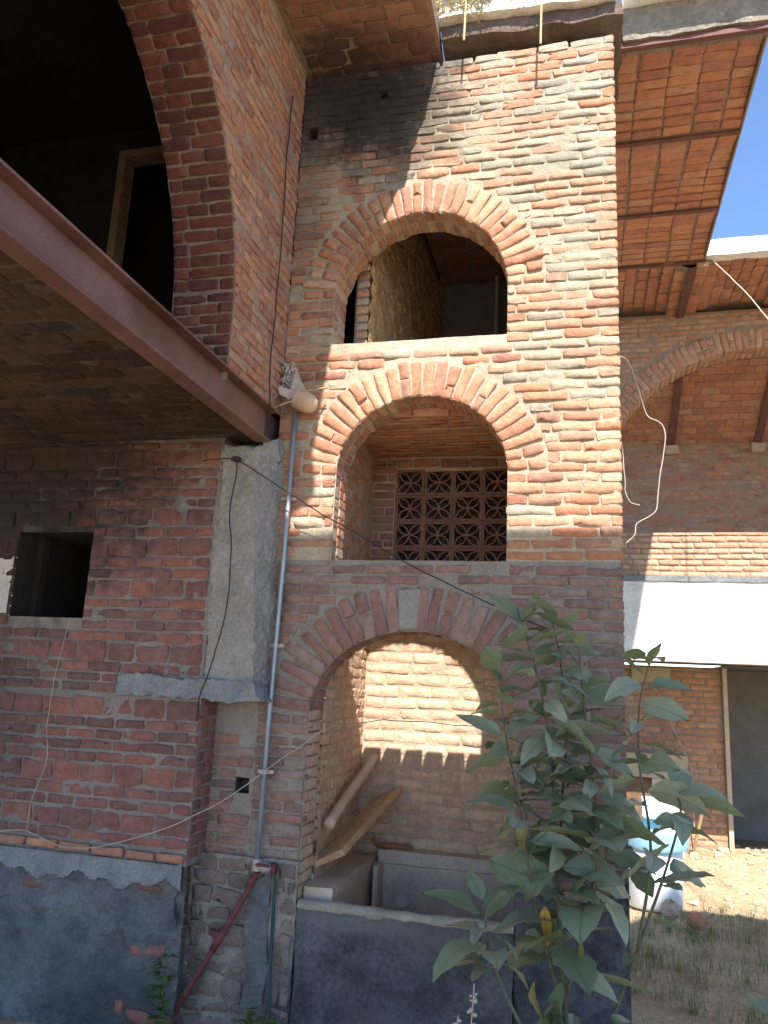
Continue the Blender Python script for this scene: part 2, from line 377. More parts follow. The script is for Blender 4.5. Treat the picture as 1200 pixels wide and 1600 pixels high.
def smooth_path(P, n=24):
    P = np.asarray(P, float); P = np.vstack([2 * P[0] - P[1], P, 2 * P[-1] - P[-2]])
    out = []; k = len(P) - 3; per = max(2, n // k)
    for i in range(1, len(P) - 2):
        for t in np.linspace(0, 1, per, endpoint=False):
            a, b, c, d = P[i - 1], P[i], P[i + 1], P[i + 2]
            out.append(.5 * (2 * b + (c - a) * t + (2 * a - 5 * b + 4 * c - d) * t ** 2 + (3 * b - a - 3 * c + d) * t ** 3))
    out.append(P[-2]); return np.array(out)

# ------------------------------------------------------------------ bricks
NL, NH, ND = .23, .062, .12
def brick_variant(seed, rough=1.):
    """a hand-made brick: front face proud, edges worn, outline uneven; front at z=0"""
    r = np.random.default_rng(seed); a, b = NL / 2, NH / 2
    c = .010
    out = [(-a + c, -b), (0, -b), (a - c, -b), (a, -b + c), (a, b - c), (a - c, b), (0, b), (-a + c, b), (-a, b - c), (-a, -b + c)]
    out = np.array(out); n = len(out)
    j0 = r.uniform(-1, 1, (n, 2)) * .0035 * rough
    base = out + j0
    dirs = -base / np.linalg.norm(base, axis=1)[:, None] * np.array([1, 1])
    inset = np.stack([np.sign(base[:, 0]) * -.0042 * (np.abs(base[:, 0]) > .02), np.sign(base[:, 1]) * -.0038], 1)
    ins2 = inset + r.uniform(-1, 1, (n, 2)) * .003 * rough
    V = [(x, y, -ND) for x, y in base] + [(x, y, -.0055 + r.uniform(-.002, .002)) for x, y in base]
    V += [(x, y, r.uniform(-.003, .002) * rough) for x, y in base + ins2]
    V += [(-a * .5, r.uniform(-.005, .005), r.uniform(-.001, .0035)), (a * .5, r.uniform(-.005, .005), r.uniform(-.001, .0035))]
    F = []
    for ring in (0, 1):
        for k in range(n): F.append((ring * n + k, ring * n + (k + 1) % n, (ring + 1) * n + (k + 1) % n, (ring + 1) * n + k))
    L, R = 3 * n, 3 * n + 1; q = 2 * n
    for k in (2, 3, 4): F.append((q + k, q + k + 1, R))
    for k in (7, 8, 9): F.append((q + k, q + (k + 1) % n, L))
    F += [(q + 0, q + 1, L), (q + 6, q + 7, L), (q + 1, q + 2, R), (q + 5, q + 6, R), (q + 1, R, L), (R, q + 6, L)]
    return np.array(V), F
VARS = [brick_variant(100 + i) for i in range(14)] + [brick_variant(200 + i, 2.2) for i in range(8)]
_bmesh_cache = {}
def brick_mesh(vi, mat):
    k = (vi, mat.name)
    if k not in _bmesh_cache:
        mb = MB(); mb.add(*VARS[vi]); _bmesh_cache[k] = mb.mesh("brick_" + mat.name, mat, smooth=False)
        me = _bmesh_cache[k]; me.polygons.foreach_set("use_smooth", [False] * 20 + [True] * (len(me.polygons) - 20))
    return _bmesh_cache[k]

class Masonry:
    """collects the bricks of one thing; the 300 that show largest become parts, the rest one stuff part"""
    def __init__(s, parent, name='brick', limit=300, pri=1.): s.p = parent; s.name = name; s.rec = []; s.limit = limit
    def put(s, c, U, V, N, L, H, D, mat, var=None, rot=.012, pri=1.):
        U, V, N = (np.asarray(q, float) for q in (U, V, N))
        vi = random.randrange(14) if var is None else var
        S = np.stack([U * (L / NL), V * (H / NH), N * (D / ND)], 1)
        Rm = np.array(Matrix.Rotation(random.gauss(0, rot), 3, Vector(N)) @ Matrix.Rotation(random.gauss(0, rot), 3, Vector(V)))
        if random.random() < .5:                                # flip 180 degrees about the normal for variety
            S = np.stack([-S[:, 0], -S[:, 1], S[:, 2]], 1)
        c = np.asarray(c, float); a = 0
        pr = proj(c)
        if pr and -20 < pr[0] < 1220 and -20 < pr[1] < 1620:
            d = CAM - c; cs = max(0., (N @ d) / np.linalg.norm(d))
            a = L * H * cs / pr[2] ** 2 * pri
        s.rec.append((a, c, Rm @ S, vi, mat))
    def finish(s, stuff_name=None):
        s.rec.sort(key=lambda r: -r[0])
        b = base_of(s.p)
        for a, c, S, vi, mat in s.rec[:s.limit]:
            if a <= 0: break
            o = bpy.data.objects.new(s.name, brick_mesh(vi, mat))
            M = Matrix(S.tolist()).to_4x4(); M.translation = Vector(c - b)
            o.parent = s.p; o.matrix_local = M; COL.objects.link(o)
        n0 = sum(1 for r in s.rec[:s.limit] if r[0] > 0)
        rest = s.rec[n0:]
        if rest:
            mats = []; mb = MB()
            for a, c, S, vi, mat in rest:
                if mat not in mats: mats.append(mat)
                V, F = VARS[vi]
                mb.add(V @ S.T + c, F, mats.index(mat), random.random())
            mb.build(stuff_name or s.name, mats, s.p, kind='stuff')

class Opening:
    def __init__(s, xc, a, sill, zs, b, ring=0.): s.xc, s.a, s.sill, s.zs, s.b, s.ring = xc, a, sill, zs, b, ring
    def half(s, z, ring=None):
        r = s.ring if ring is None else ring
        if z <= s.sill or z >= s.zs + s.b + r: return 0.
        if z <= s.zs: return s.a
        return (s.a + r) * math.sqrt(max(0., 1 - ((z - s.zs) / (s.b + r)) ** 2))
    def inside(s, x, z):
        dx = np.abs(x - s.xc)
        lo = (z <= s.zs) & (z >= s.sill) & (dx < s.a)
        up = (z > s.zs) & ((dx / s.a) ** 2 + ((z - s.zs) / s.b) ** 2 < 1)
        return lo | up
    def snap(s, x, z):
        x = x.copy(); z = z.copy()
        up = z > s.zs
        q = np.sqrt(((x - s.xc) / s.a) ** 2 + ((z - s.zs) / s.b) ** 2) + 1e-9
        x2 = s.xc + (x - s.xc) / q; z2 = s.zs + (z - s.zs) / q
        d_j = s.a - np.abs(x - s.xc); d_s = z - s.sill
        x3 = np.where(d_j < d_s, s.xc + np.sign(x - s.xc) * s.a, x); z3 = np.where(d_j < d_s, z, s.sill)
        return np.where(up, x2, x3), np.where(up, z2, z3)
    def outline(s, n=40):
        P = [(s.xc - s.a, s.sill)] + [(s.xc - s.a * math.cos(t), s.zs + s.b * math.sin(t)) for t in np.linspace(0, math.pi, n)] + [(s.xc + s.a, s.sill)]
        return np.array(P)

def intervals(u0, u1, opens, z0, z1, extra=()):
    segs = [(u0, u1)]
    cuts = []
    for o in opens:
        h = max(o.half(z0), o.half((z0 + z1) / 2), o.half(z1))
        if h > 0: cuts.append((o.xc - h, o.xc + h))
    for (a, b, c, d) in extra:
        if z1 > c and z0 < d: cuts.append((a, b))
    for a, b in cuts:
        ns = []
        for p, q in segs:
            if b <= p or a >= q: ns.append((p, q)); continue
            if a > p: ns.append((p, a))
            if b < q: ns.append((b, q))
        segs = ns
    return segs

def courses(z0, z1, hs=(.071,), jit=.004):
    out = []; z = z0; i = 0
    while z < z1 - .03:
        h = hs[i % len(hs)] + rnd(-jit, jit); h = min(h, z1 - z + .005); out.append((z, h)); z += h; i += 1
    return out

def lay(ms, O, U, V, N, u0, u1, crs, mat, opens=(), extra=(), L=.235, joint=.014, proud=.004, depth=.11, wav=.006, lack=.0, rough=.15, pri=1., stack=False, rot=.008):
    """lay courses of brick on the plane O + u U + v V"""
    O, U, V, N = (np.asarray(q, float) for q in (O, U, V, N))
    for i, (z, h) in enumerate(crs):
        off = (0 if stack else (L / 2 if i % 2 else 0) + rnd(-.03, .03))
        for (a, b) in intervals(u0, u1, opens, z, z + h, extra):
            if b - a < .035: continue
            edges = [a]; k = math.floor((a - off) / L) + 1
            while off + k * L < b:
                e = off + k * L + rnd(-.015, .015)
                if random.random() < .10 and not stack: e += rnd(-.07, .07)
                if e - edges[-1] > .055 and b - e > .055: edges.append(e)
                k += 1
            edges.append(b)
            for e0, e1 in zip(edges, edges[1:]):
                if random.random() < lack: continue
                l2 = e1 - e0 - joint
                if l2 < .02: continue
                hh = h - joint + rnd(-.004, .003)
                if hh < .015: continue
                um = (e0 + e1) / 2; vm = z + h / 2 + wav * math.sin(um * 3.1 + i * .37) + rnd(-.002, .002)
                m = mat(um, vm) if callable(mat) else mat
                ms.put(O + U * um + V * vm + N * (proud + rnd(-.0035, .003)), U, V, N, l2, hh, depth,
                       m, (14 + random.randrange(8)) if random.random() < rough else None, rot, pri)

def voussoirs(ms, O, U, V, N, op, length, wid, depth, mat, t0=0., t1=math.pi, proud=.008, pri=1., rows=1, gapd=.012):
    """arch bricks: radial length, width along the curve, depth into the wall"""
    O, U, V, N = (np.asarray(q, float) for q in (O, U, V, N))
    T = np.linspace(t0, t1, 400)
    P = np.stack([op.xc - op.a * np.cos(T), op.zs + op.b * np.sin(T)], 1)
    S = np.concatenate([[0], np.cumsum(np.linalg.norm(np.diff(P, axis=0), axis=1))])
    n = max(3, int(round(S[-1] / wid)))
    for k in range(n):
        s = (k + .5) / n * S[-1]; t = np.interp(s, S, T)
        p = np.array([op.xc - op.a * math.cos(t), op.zs + op.b * math.sin(t)])
        nr = np.array([-math.cos(t) / op.a, math.sin(t) / op.b]); nr /= np.linalg.norm(nr)
        w = S[-1] / n - .010
        w2 = w + (rnd(0, .012))
        lens = [length + rnd(-.02, .02)]
        if random.random() < .3: q = lens[0] * rnd(.35, .6); lens = [q - .006, lens[0] - q - .006]
        r0 = .0
        for ll in lens:
            c2 = p + nr * (r0 + ll / 2 + .002); r0 += ll + .012
            Ud = U * nr[0] + V * nr[1]; Vd = np.cross(N, Ud)
            ms.put(O + U * c2[0] + V * c2[1] + N * (proud + rnd(-.004, .003)), Ud, Vd, N, ll, w2, depth - .003, mat,
                   (14 + random.randrange(8)) if random.random() < .3 else None, .02, pri)
        for q in range(1, rows):
            c2 = p + nr * (length / 2)
            Ud = U * nr[0] + V * nr[1]; Vd = np.cross(N, Ud)
            ms.put(O + U * c2[0] + V * c2[1] - N * (q * (depth + gapd) - rnd(-.004, .004)), Ud, Vd, N, length, w, depth - .003, mat, None, .015, pri)

def sheet(mb, O, U, V, N, u0, u1, v0, v1, res, opens=(), amp=.006, off=0., scale=9., extra=(), mi=0, topfn=None, octv=4, maskfn=None):
    """mortar bed: a finely displaced sheet with openings cut out"""
    O, U, V, N = (np.asarray(q, float) for q in (O, U, V, N))
    nu = max(1, int(round((u1 - u0) / res))); nv = max(1, int(round((v1 - v0) / res)))
    us = np.linspace(u0, u1, nu + 1); vs = np.linspace(v0, v1, nv + 1)
    X, Z = np.meshgrid(us, vs); x = X.ravel().copy(); z = Z.ravel().copy()
    xc = (X[:-1, :-1] + X[1:, 1:]) / 2; zc = (Z[:-1, :-1] + Z[1:, 1:]) / 2
    keep = np.ones(xc.shape, bool)
    for o in opens:
        keep &= ~o.inside(xc, zc)
        ins = o.inside(x, z)
        if ins.any(): x[ins], z[ins] = o.snap(x[ins], z[ins])
    for (a, b, c, d) in extra: keep &= ~((xc > a) & (xc < b) & (zc > c) & (zc < d))
    if topfn is not None: keep &= zc < topfn(xc)
    if maskfn is not None: keep &= maskfn(xc, zc)
    P = O + np.outer(x, U) + np.outer(z, V)
    dsp = vnoise(P, scale, octv) * amp * 2
    P = P + np.outer(dsp + off, N)
    idx = np.arange((nu + 1) * (nv + 1)).reshape(nv + 1, nu + 1)
    F = np.stack([idx[:-1, :-1], idx[:-1, 1:], idx[1:, 1:], idx[1:, :-1]], -1)[keep]
    used = np.unique(F); remap = np.full(len(P), -1); remap[used] = np.arange(len(used))
    mb.add(P[used], remap[F].tolist(), mi)

def strip(mb, O, U, V, N, op, depth, mi=0, n=48, jit=.004, off=.004, grow=0.):
    """soffit and jambs of an opening"""
    O, U, V, N = (np.asarray(q, float) for q in (O, U, V, N))
    P = op.outline(n)
    nz = np.where(P[:, 1] > op.zs, 1., 0.) * grow
    P = np.stack([op.xc + (P[:, 0] - op.xc) * (1 + grow / op.a), op.zs + (P[:, 1] - op.zs) * (1 + nz / op.b)], 1)
    m = 8; V3 = []
    for k in range(m + 1):
        for x, z in P:
            V3.append(O + U * x + V * z - N * (depth * k / m - off))
    V3 = np.array(V3); V3 = V3 + RNG.uniform(-jit, jit, V3.shape)
    w = len(P)
    mb.add(V3, [(k * w + i, k * w + i + 1, (k + 1) * w + i + 1, (k + 1) * w + i) for k in range(m) for i in range(w - 1)], mi)

X3, Y3, Z3 = np.eye(3)

# ================================================================== GROUND
mb = MB()
gx = np.concatenate([np.linspace(-40, -4, 13)[:-1], np.linspace(-4, 8, 97), np.linspace(8, 40, 13)[1:]])
gy = np.concatenate([np.linspace(-40, -8, 12)[:-1], np.linspace(-8, 12, 161), np.linspace(12, 40, 11)[1:]])
GX, GY = np.meshgrid(gx, gy)
def ground_h(x, y):
    P = np.stack([x, y, np.zeros_like(x)], -1).reshape(-1, 3)
    h = -.62 + .05 * vnoise(P, .9, 3).reshape(x.shape) + .022 * vnoise(P, 7, 4).reshape(x.shape)
    h = h + .30 * np.exp(-((x - 4.3) / 1.0) ** 2 - ((y - 6.3) / 1.1) ** 2)     # heap of rubble by the doorway
    h = h + .12 * np.exp(-((x - 3.1) / .8) ** 2 - ((y - 5.6) / .9) ** 2)
    return h
GZ = ground_h(GX, GY)
idx = np.arange(GX.size).reshape(GX.shape)
mb.add(np.stack([GX, GY, GZ], -1).reshape(-1, 3), np.stack([idx[:-1, :-1], idx[:-1, 1:], idx[1:, 1:], idx[1:, :-1]], -1).reshape(-1, 4).tolist())
g = mb.build("ground", M_DIRT, smooth=True); g['kind'] = 'structure'
def gh(x, y): return float(ground_h(np.array([[x]]), np.array([[y]]))[0, 0])

# ================================================================== TOWER
TW = 2.33; TT = 6.20
OU = Opening(.98, .62, 3.90, 4.26, .625, .26)
OM = Opening(1.03, .585, 2.30, 2.93, .545, .26)
OL = Opening(1.025, .665, -.75, 1.33, .54, .30)
tower = thing('brick_tower', 'tall weathered brick tower wall with three stacked arched openings', 'tower', (1.1, 0, -.65))
FY = -Y3
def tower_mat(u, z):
    if z < 2.36: return M_LOW  # below the sunlit part the bricks take the shaded colour
    k = .5 + .5 * math.sin(u * 2.3 + z * 1.1)
    up = (z - 3.6) * .35 + (u - 1.2) * .35
    if u < .45 and z < 4.8: up -= .4
    return M_UP if random.random() < .34 + up else M_MIDB
ms = Masonry(tower, 'brick')
topn = lambda x: TT + .03 * math.sin(x * 9) - .02
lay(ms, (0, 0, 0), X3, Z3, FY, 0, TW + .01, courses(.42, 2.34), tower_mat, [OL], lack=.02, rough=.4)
lay(ms, (0, 0, 0), X3, Z3, FY, 0, TW + .012, courses(2.34, TT - .02), tower_mat, [OU, OM], lack=.012, rough=.35, extra=[(.06, .13, 5.62, 5.72), (.62, .67, 5.90, 5.95)])
# left jambs (their brick ends show) and the recess left of the tower, behind the column
for op, z1, mt in ((OU, 4.3, M_MIDB), (OM, 2.98, M_MIDB), (OL, 1.36, M_NICHE)):
    lay(ms, (op.xc - op.a, 0, 0), Y3, Z3, X3, .125 if op is not OL else .01, .27, courses(max(op.sill, .2), z1), mt, L=.14, proud=-.001, depth=.03, pri=.8)
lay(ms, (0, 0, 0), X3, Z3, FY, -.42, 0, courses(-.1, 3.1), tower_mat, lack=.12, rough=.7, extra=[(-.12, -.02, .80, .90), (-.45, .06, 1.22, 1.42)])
ms.finish()
va = Masonry(tower, 'arch_brick')
voussoirs(va, (0, 0, 0), X3, Z3, FY, OU, .25, .066, .125, M_ARCH, rows=2)
voussoirs(va, (0, 0, 0), X3, Z3, FY, OM, .25, .068, .125, M_ARCH, rows=2)
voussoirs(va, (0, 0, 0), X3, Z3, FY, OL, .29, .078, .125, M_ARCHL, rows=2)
va.finish()
mb = MB()
R_T = .016
sheet(mb, (0, 0, 0), X3, Z3, FY, 0, TW - .004, 2.335, TT - .01, R_T, [OU, OM], amp=.0055, off=-.0045, extra=[(.06, .13, 5.62, 5.72), (.62, .67, 5.90, 5.95)], topfn=lambda x: TT - .075 + .03 * np.sin(x * 9))
for op in (OU, OM): strip(mb, (0, 0, 0), X3, Z3, FY, op, .27, grow=.010)
mb.add([(TW - .004, -.0, -.7), (TW - .004, .27, -.7), (TW - .004, .27, TT), (TW - .004, 0, TT)], [(0, 1, 2, 3)])
sheet(mb, (0, .27, 0), X3, Z3, FY, -.2, TW, 2.335, TT, .08, [OU, OM], amp=.003)
mb.build('mortar', M_MORT, tower)
mb = MB()
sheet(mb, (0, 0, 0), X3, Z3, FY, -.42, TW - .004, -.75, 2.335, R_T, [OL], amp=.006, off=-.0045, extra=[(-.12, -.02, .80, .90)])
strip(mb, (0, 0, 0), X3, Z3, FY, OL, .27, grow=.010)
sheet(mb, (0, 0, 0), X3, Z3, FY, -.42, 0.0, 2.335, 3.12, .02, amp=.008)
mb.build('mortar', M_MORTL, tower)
# putlog holes: little dark pockets
mb = MB()
for (a, b, c, d) in ((.06, .13, 5.62, 5.72), (.62, .67, 5.90, 5.95), (-.12, -.02, .80, .90)):
    mb.add([(a, 0, c), (b, 0, c), (b, 0, d), (a, 0, d), (a, .12, c), (b, .12, c), (b, .12, d), (a, .12, d)],
           [(0, 1, 5, 4), (1, 2, 6, 5), (2, 3, 7, 6), (3, 0, 4, 7), (4, 5, 6, 7)])
mb.build('putlog_hole', M_MORTD, tower)
# right flank of the tower
mb = MB(); sheet(mb, (TW - .004, 0, 0), Y3, Z3, X3, .0, 2.9, -.75, TT - .06, .05, amp=.004); mb.build('mortar', M_MORT, tower)
fl = Masonry(tower, 'brick'); lay(fl, (TW, 0, 0), Y3, Z3, X3, .13, 2.9, courses(-.6, TT - .05), M_MIDB, proud=-.002, depth=.05, rough=.3); fl.finish()
# concrete keystones patched into the lower arch
mb = MB(); mb.hexa([(.93, -.016, 1.885), (1.055, -.016, 1.89), (1.05, .05, 1.89), (.935, .05, 1.885), (.925, -.016, 2.14), (1.075, -.016, 2.15), (1.07, .05, 2.15), (.93, .05, 2.14)], .008)
mb.build('arch_patch', M_CONC, tower)
# dark plaster on the foot of the right pier
mb = MB(); sheet(mb, (0, -.014, 0), X3, Z3, FY, 1.695, TW + .002, -.75, .98, .014, amp=.012, scale=8, octv=5, maskfn=lambda x, z: z + .38 * vnoise(np.stack([x.ravel(), 0 * x.ravel(), z.ravel()], 1), 4.5, 4).reshape(x.shape) < .62 + .12 * np.sin(x * 5.2 + .5))
mb.build('plaster_patch', M_PIER, tower)
# brick sills with gaping joints, reaching into the shaft
def sill_bricks(parent, op, n, y0, y1):
    w = 2 * op.a / n
    me_b = None
    for k in range(n):
        x0 = op.xc - op.a + k * w + .006; x1 = x0 + w - .012; z1 = op.sill + .004; z0 = z1 - .06
        yy = y1 + rnd(-.006, .006); c = rnd(.012, .022); c2 = rnd(.012, .022); e = rnd(.03, .055)
        top = [(x0, y0), (x1, y0), (x1, yy - e), (x1 - c, yy), (x0 + c2, yy), (x0, yy - e * 1.1)]
        V = [(x, y, z0) for x, y in top] + [(x, y, z1) for x, y in top]
        m2 = MB(); m2.add(V, [(5, 4, 3, 2, 1, 0), (6, 7, 8, 9, 10, 11)] + [(i, (i + 1) % 6, 6 + (i + 1) % 6, 6 + i) for i in range(6)])
        m2.build('sill_brick', M_MIDB, parent)
sill_bricks(tower, OM, 7, .03, .28)
mb = MB(); mb.box((OU.xc - OU.a - .03, .02, 3.70), (OU.xc + OU.a + .02, .30, 3.897), .003); mb.build('sill', M_MORT, tower)

# ---- inside of the shaft
shaft = thing('shaft_interior', 'brick lined shaft behind the two lower arches with a sunlit back wall', 'shaft', (1.05, 1.3, -.6))
SD = 1.30
ms = Masonry(shaft, 'brick')
lay(ms, (0, SD, 0), X3, Z3, FY, .37, 1.78, courses(.30, 2.42, (.088,)), M_NICHE, L=.26, proud=.004, joint=.012, rough=.2, lack=.01)
lay(ms, (.37, 0, 0), Y3, Z3, X3, .28, SD, courses(.25, 3.42, (.078,)), lambda u, z: M_NICHE if z < 2.2 else M_FAR, L=.2, proud=.004, lack=.05, rough=.8, pri=.8)
lay(ms, (0, SD - .03, 0), X3, Z3, FY, .37, .56, courses(2.42, 3.40), M_VAULTD, L=.2, proud=.004)
lay(ms, (0, 0, 3.43), X3, -Y3, -Z3, .37, 1.78, [(-SD + i * .075, .075) for i in range(14)], M_VAULT, L=.26, proud=.004, joint=.016, rough=.5, rot=.02)
lay(ms, (0, SD - .02, 0), X3, Z3, FY, .56, 1.78, [(3.325, .08)], M_VAULTD, L=.24, proud=.004)
ms.finish()
mb = MB()
sheet(mb, (0, SD, 0), X3, Z3, FY, .34, 1.80, -.7, 2.43, .02, amp=.004)
sheet(mb, (.37, 0, 0), Y3, Z3, X3, .27, SD, -.7, 3.45, .02, amp=.009, scale=12)
mb.add([(1.78, .27, -.7), (1.78, SD, -.7), (1.78, SD, 3.45), (1.78, .27, 3.45)], [(0, 3, 2, 1)])
sheet(mb, (0, 0, 3.43), X3, -Y3, -Z3, .34, 1.80, -SD - .02, -.25, .03, amp=.004)
mb.box((.3, SD, 3.30), (1.8, SD + .2, 3.5)); mb.box((.3, SD - .03 + .004, 2.43), (.56, SD + .2, 3.32))
mb.box((.2, .271, 3.46), (2.0, SD + .2, 3.60))
mb.build('mortar', M_MORTW, shaft)
# a dark room behind the lattice
mb = MB(); y1 = 1.75
mb.add([(.3, SD + .16, 2.3), (2.2, SD + .16, 2.3), (2.2, y1, 2.3), (.3, y1, 2.3), (.3, SD + .16, 3.5), (2.2, SD + .16, 3.5), (2.2, y1, 3.5), (.3, y1, 3.5)],
       [(0, 1, 2, 3), (4, 7, 6, 5), (2, 6, 7, 3), (0, 3, 7, 4), (1, 5, 6, 2)])
mb.build('back_room', M_BACK, shaft)

# lattice of pierced terracotta blocks
latt = thing('lattice_window', 'dark terracotta lattice window of leaf patterned blocks behind the middle arch', 'lattice', (1.1, SD, 2.42))
def lattice_mesh(w, h):
    m2 = MB(); t = .020; y0, y1 = 0., .10
    m2.box((-w / 2, y0, -h / 2), (w / 2, y1, -h / 2 + t)); m2.box((-w / 2, y0, h / 2 - t), (w / 2, y1, h / 2))
    m2.box((-w / 2, y0, -h / 2 + t), (-w / 2 + t, y1, h / 2 - t)); m2.box((w / 2 - t, y0, -h / 2 + t), (w / 2, y1, h / 2 - t))
    for sx in (-1, 1):                                        # four petals: pairs of arcs from the centre to the corners
        for sz in (-1, 1):
            c = np.array([sx * (w / 2 - t), sz * (h / 2 - t)])
            for bow in (-1, 1):
                P = []
                for q in np.linspace(0, 1, 7):
                    p = c * q + np.array([-c[1], c[0]]) / np.linalg.norm(c) * bow * .030 * math.sin(math.pi * q); P.append(p)
                P = np.array(P); T = np.gradient(P, axis=0); Nn = np.stack([-T[:, 1], T[:, 0]], 1); Nn /= np.linalg.norm(Nn, axis=1)[:, None]
                a, b = P + Nn * .006, P - Nn * .006
                V = [(x, .015, z) for x, z in a] + [(x, .015, z) for x, z in b] + [(x, .085, z) for x, z in a] + [(x, .085, z) for x, z in b]
                F = []
                for i in range(6):
                    F += [(i, i + 1, 8 + i, 7 + i), (14 + i, 21 + i, 22 + i, 15 + i), (i, 14 + i, 15 + i, i + 1), (7 + i, 8 + i, 22 + i, 21 + i)]
                m2.add(V, F)
    return m2
lw, lh = .243, .222
lme = lattice_mesh(lw, lh).mesh('lattice_block', M_LATT)
for i in range(5):
    for j in range(4):
        o = bpy.data.objects.new('lattice_block', lme); o.parent = latt; COL.objects.link(o)
        o.location = (.56 + lw * (i + .5) + .002 * i - 1.1 + rnd(-.002, .002), rnd(-.004, .004), lh * (j + .5) + .003 * j)

# ---- upper gallery seen through the top arch
gal = thing('upper_gallery', 'rough tan adobe wall and red brick ceiling seen through the top arch', 'room', (1.1, 1.5, 3.6))
mb = MB()
sheet(mb, (.50, 0, 0), Y3 * .998 + X3 * .055, Z3, X3, .36, 2.75, 3.6, 5.82, .03, amp=.016, scale=14)
mb.build('adobe_wall', M_ADOBE, gal)
ms = Masonry(gal, 'brick')
lay(ms, (0, .36, 0), X3, Z3, FY, .40, .515, courses(3.75, 5.75), M_MIDB, L=.12, proud=.004, depth=.1)
lay(ms, (0, 0, 5.80), X3, -Y3, -Z3, .55, 2.3, [(-2.75 + i * .125, .125) for i in range(19)], M_VAULTD, L=.25, joint=.012, depth=.04, proud=.004, stack=True)
ms.finish()
mb = MB()
mb.box((-.6, .27, 3.55), (2.33, 2.9, 3.62))
mb.box((-.6, .27, 5.81), (2.33, 2.9, 5.9)); mb.box((-.6, 2.76, 3.6), (2.33, 2.9, 5.81)); mb.box((2.27, .28, 3.62), (2.33, 2.76, 5.81)); mb.box((-.6, .28, 3.62), (-.5, 2.76, 5.81))
mb.box((.40, .37, 3.62), (.49, .6, 5.8))
mb.build('room_shell', M_DARKP, gal)
mb = MB(); mb.box((.58, .4, 5.72), (.64, 2.74, 5.80)); mb.build('ceiling_beam', M_PURL, gal)
mb = MB(); mb.tube([(1.24, 2.5, 3.62), (1.245, 2.5, 4.9), (1.25, 2.5, 5.72)], .02, 8); mb.build('pole', M_REVEAL, gal)

# ================================================================== UPPER LEFT WALL WITH BIG ARCH
lwall = thing('arched_wall', 'red brick side wall with a big dark arch above the steel beam', 'wall', (0, -2, 3.37))
OB = Opening(-2.35, 1.47, 3.3, 3.7, 1.65, 0.)
ms = Masonry(lwall, 'brick')
lay(ms, (0, 0, 0), Y3, Z3, X3, -4.3, -.0, courses(3.38, 6.22), M_LWALL, [OB], lack=.01, rough=.4)
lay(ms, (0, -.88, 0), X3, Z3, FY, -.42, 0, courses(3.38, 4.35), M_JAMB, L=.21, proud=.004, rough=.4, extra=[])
ms.finish()
# jamb and soffit bricks follow the curve
va = Masonry(lwall, 'soffit_brick')
T = np.linspace(.12, 2.2, 400); P = np.stack([OB.xc + OB.a * np.cos(T), OB.zs + OB.b * np.sin(T)], 1)
S = np.concatenate([[0], np.cumsum(np.linalg.norm(np.diff(P, axis=0), axis=1))])
k = 0; s = 0.
while s < S[-1] - .08:
    t = np.interp(s + .04, S, T); y, z = OB.xc + OB.a * math.cos(t), OB.zs + OB.b * math.sin(t)
    tg = np.array([0, -OB.a * math.sin(t), OB.b * math.cos(t)]); tg /= np.linalg.norm(tg)
    Nn = np.cross(X3, tg); Nn = Nn if Nn @ np.array([0, OB.xc - y, OB.zs - z]) > 0 else -Nn
    Vv = np.cross(Nn, X3)
    cuts = [-.42, -.42 + rnd(.1, .25), -.0] if k % 2 else [-.42, -.42 + rnd(.05, .12), -.42 + rnd(.25, .32), 0]
    for a, b in zip(cuts, cuts[1:]):
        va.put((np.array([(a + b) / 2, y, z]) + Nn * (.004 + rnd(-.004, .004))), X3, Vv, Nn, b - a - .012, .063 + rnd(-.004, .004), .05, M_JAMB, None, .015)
    s += .078; k += 1
va.finish()
mb = MB()
sheet(mb, (0, 0, 0), Y3, Z3, X3, -4.3, .0, 3.375, 6.24, .022, [OB], amp=.0055, off=-.004)
strip(mb, (0, 0, 0), Y3, Z3, X3, OB, .42, off=0., grow=.006)
sheet(mb, (-.42, 0, 0), Y3, Z3, X3, -4.3, .0, 3.375, 6.24, .1, [OB], amp=.002)
mb.build('mortar', M_MORTF, lwall)

# dark room behind the big arch
room = thing('upper_room', 'dark unlit upper room behind the big arch with a bare door frame', 'room', (-2, -2, 3.37))
mb = MB()
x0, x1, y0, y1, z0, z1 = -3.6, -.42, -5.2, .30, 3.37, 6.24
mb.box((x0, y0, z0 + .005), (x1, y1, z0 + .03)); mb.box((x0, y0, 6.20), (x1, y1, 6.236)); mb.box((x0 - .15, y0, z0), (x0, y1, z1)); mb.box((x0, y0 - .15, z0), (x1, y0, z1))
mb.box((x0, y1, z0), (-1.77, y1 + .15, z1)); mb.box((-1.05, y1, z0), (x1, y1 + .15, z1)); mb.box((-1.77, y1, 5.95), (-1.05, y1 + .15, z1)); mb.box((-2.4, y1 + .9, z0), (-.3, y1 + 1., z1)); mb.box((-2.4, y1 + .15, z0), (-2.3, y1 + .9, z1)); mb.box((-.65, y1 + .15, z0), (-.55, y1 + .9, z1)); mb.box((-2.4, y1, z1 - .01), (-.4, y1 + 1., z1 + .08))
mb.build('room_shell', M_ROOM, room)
fr = MB(); fr.box((-1.80, y1 - .04, z0 + .03), (-1.73, y1 + .1, 5.97)); fr.box((-1.73, y1 - .04, 5.90), (-1.05, y1 + .1, 5.97)); fr.box((-1.10, y1 - .04, z0 + .03), (-1.05, y1 + .1, 5.9))
fr.build('door_frame', M_WOOD, room)

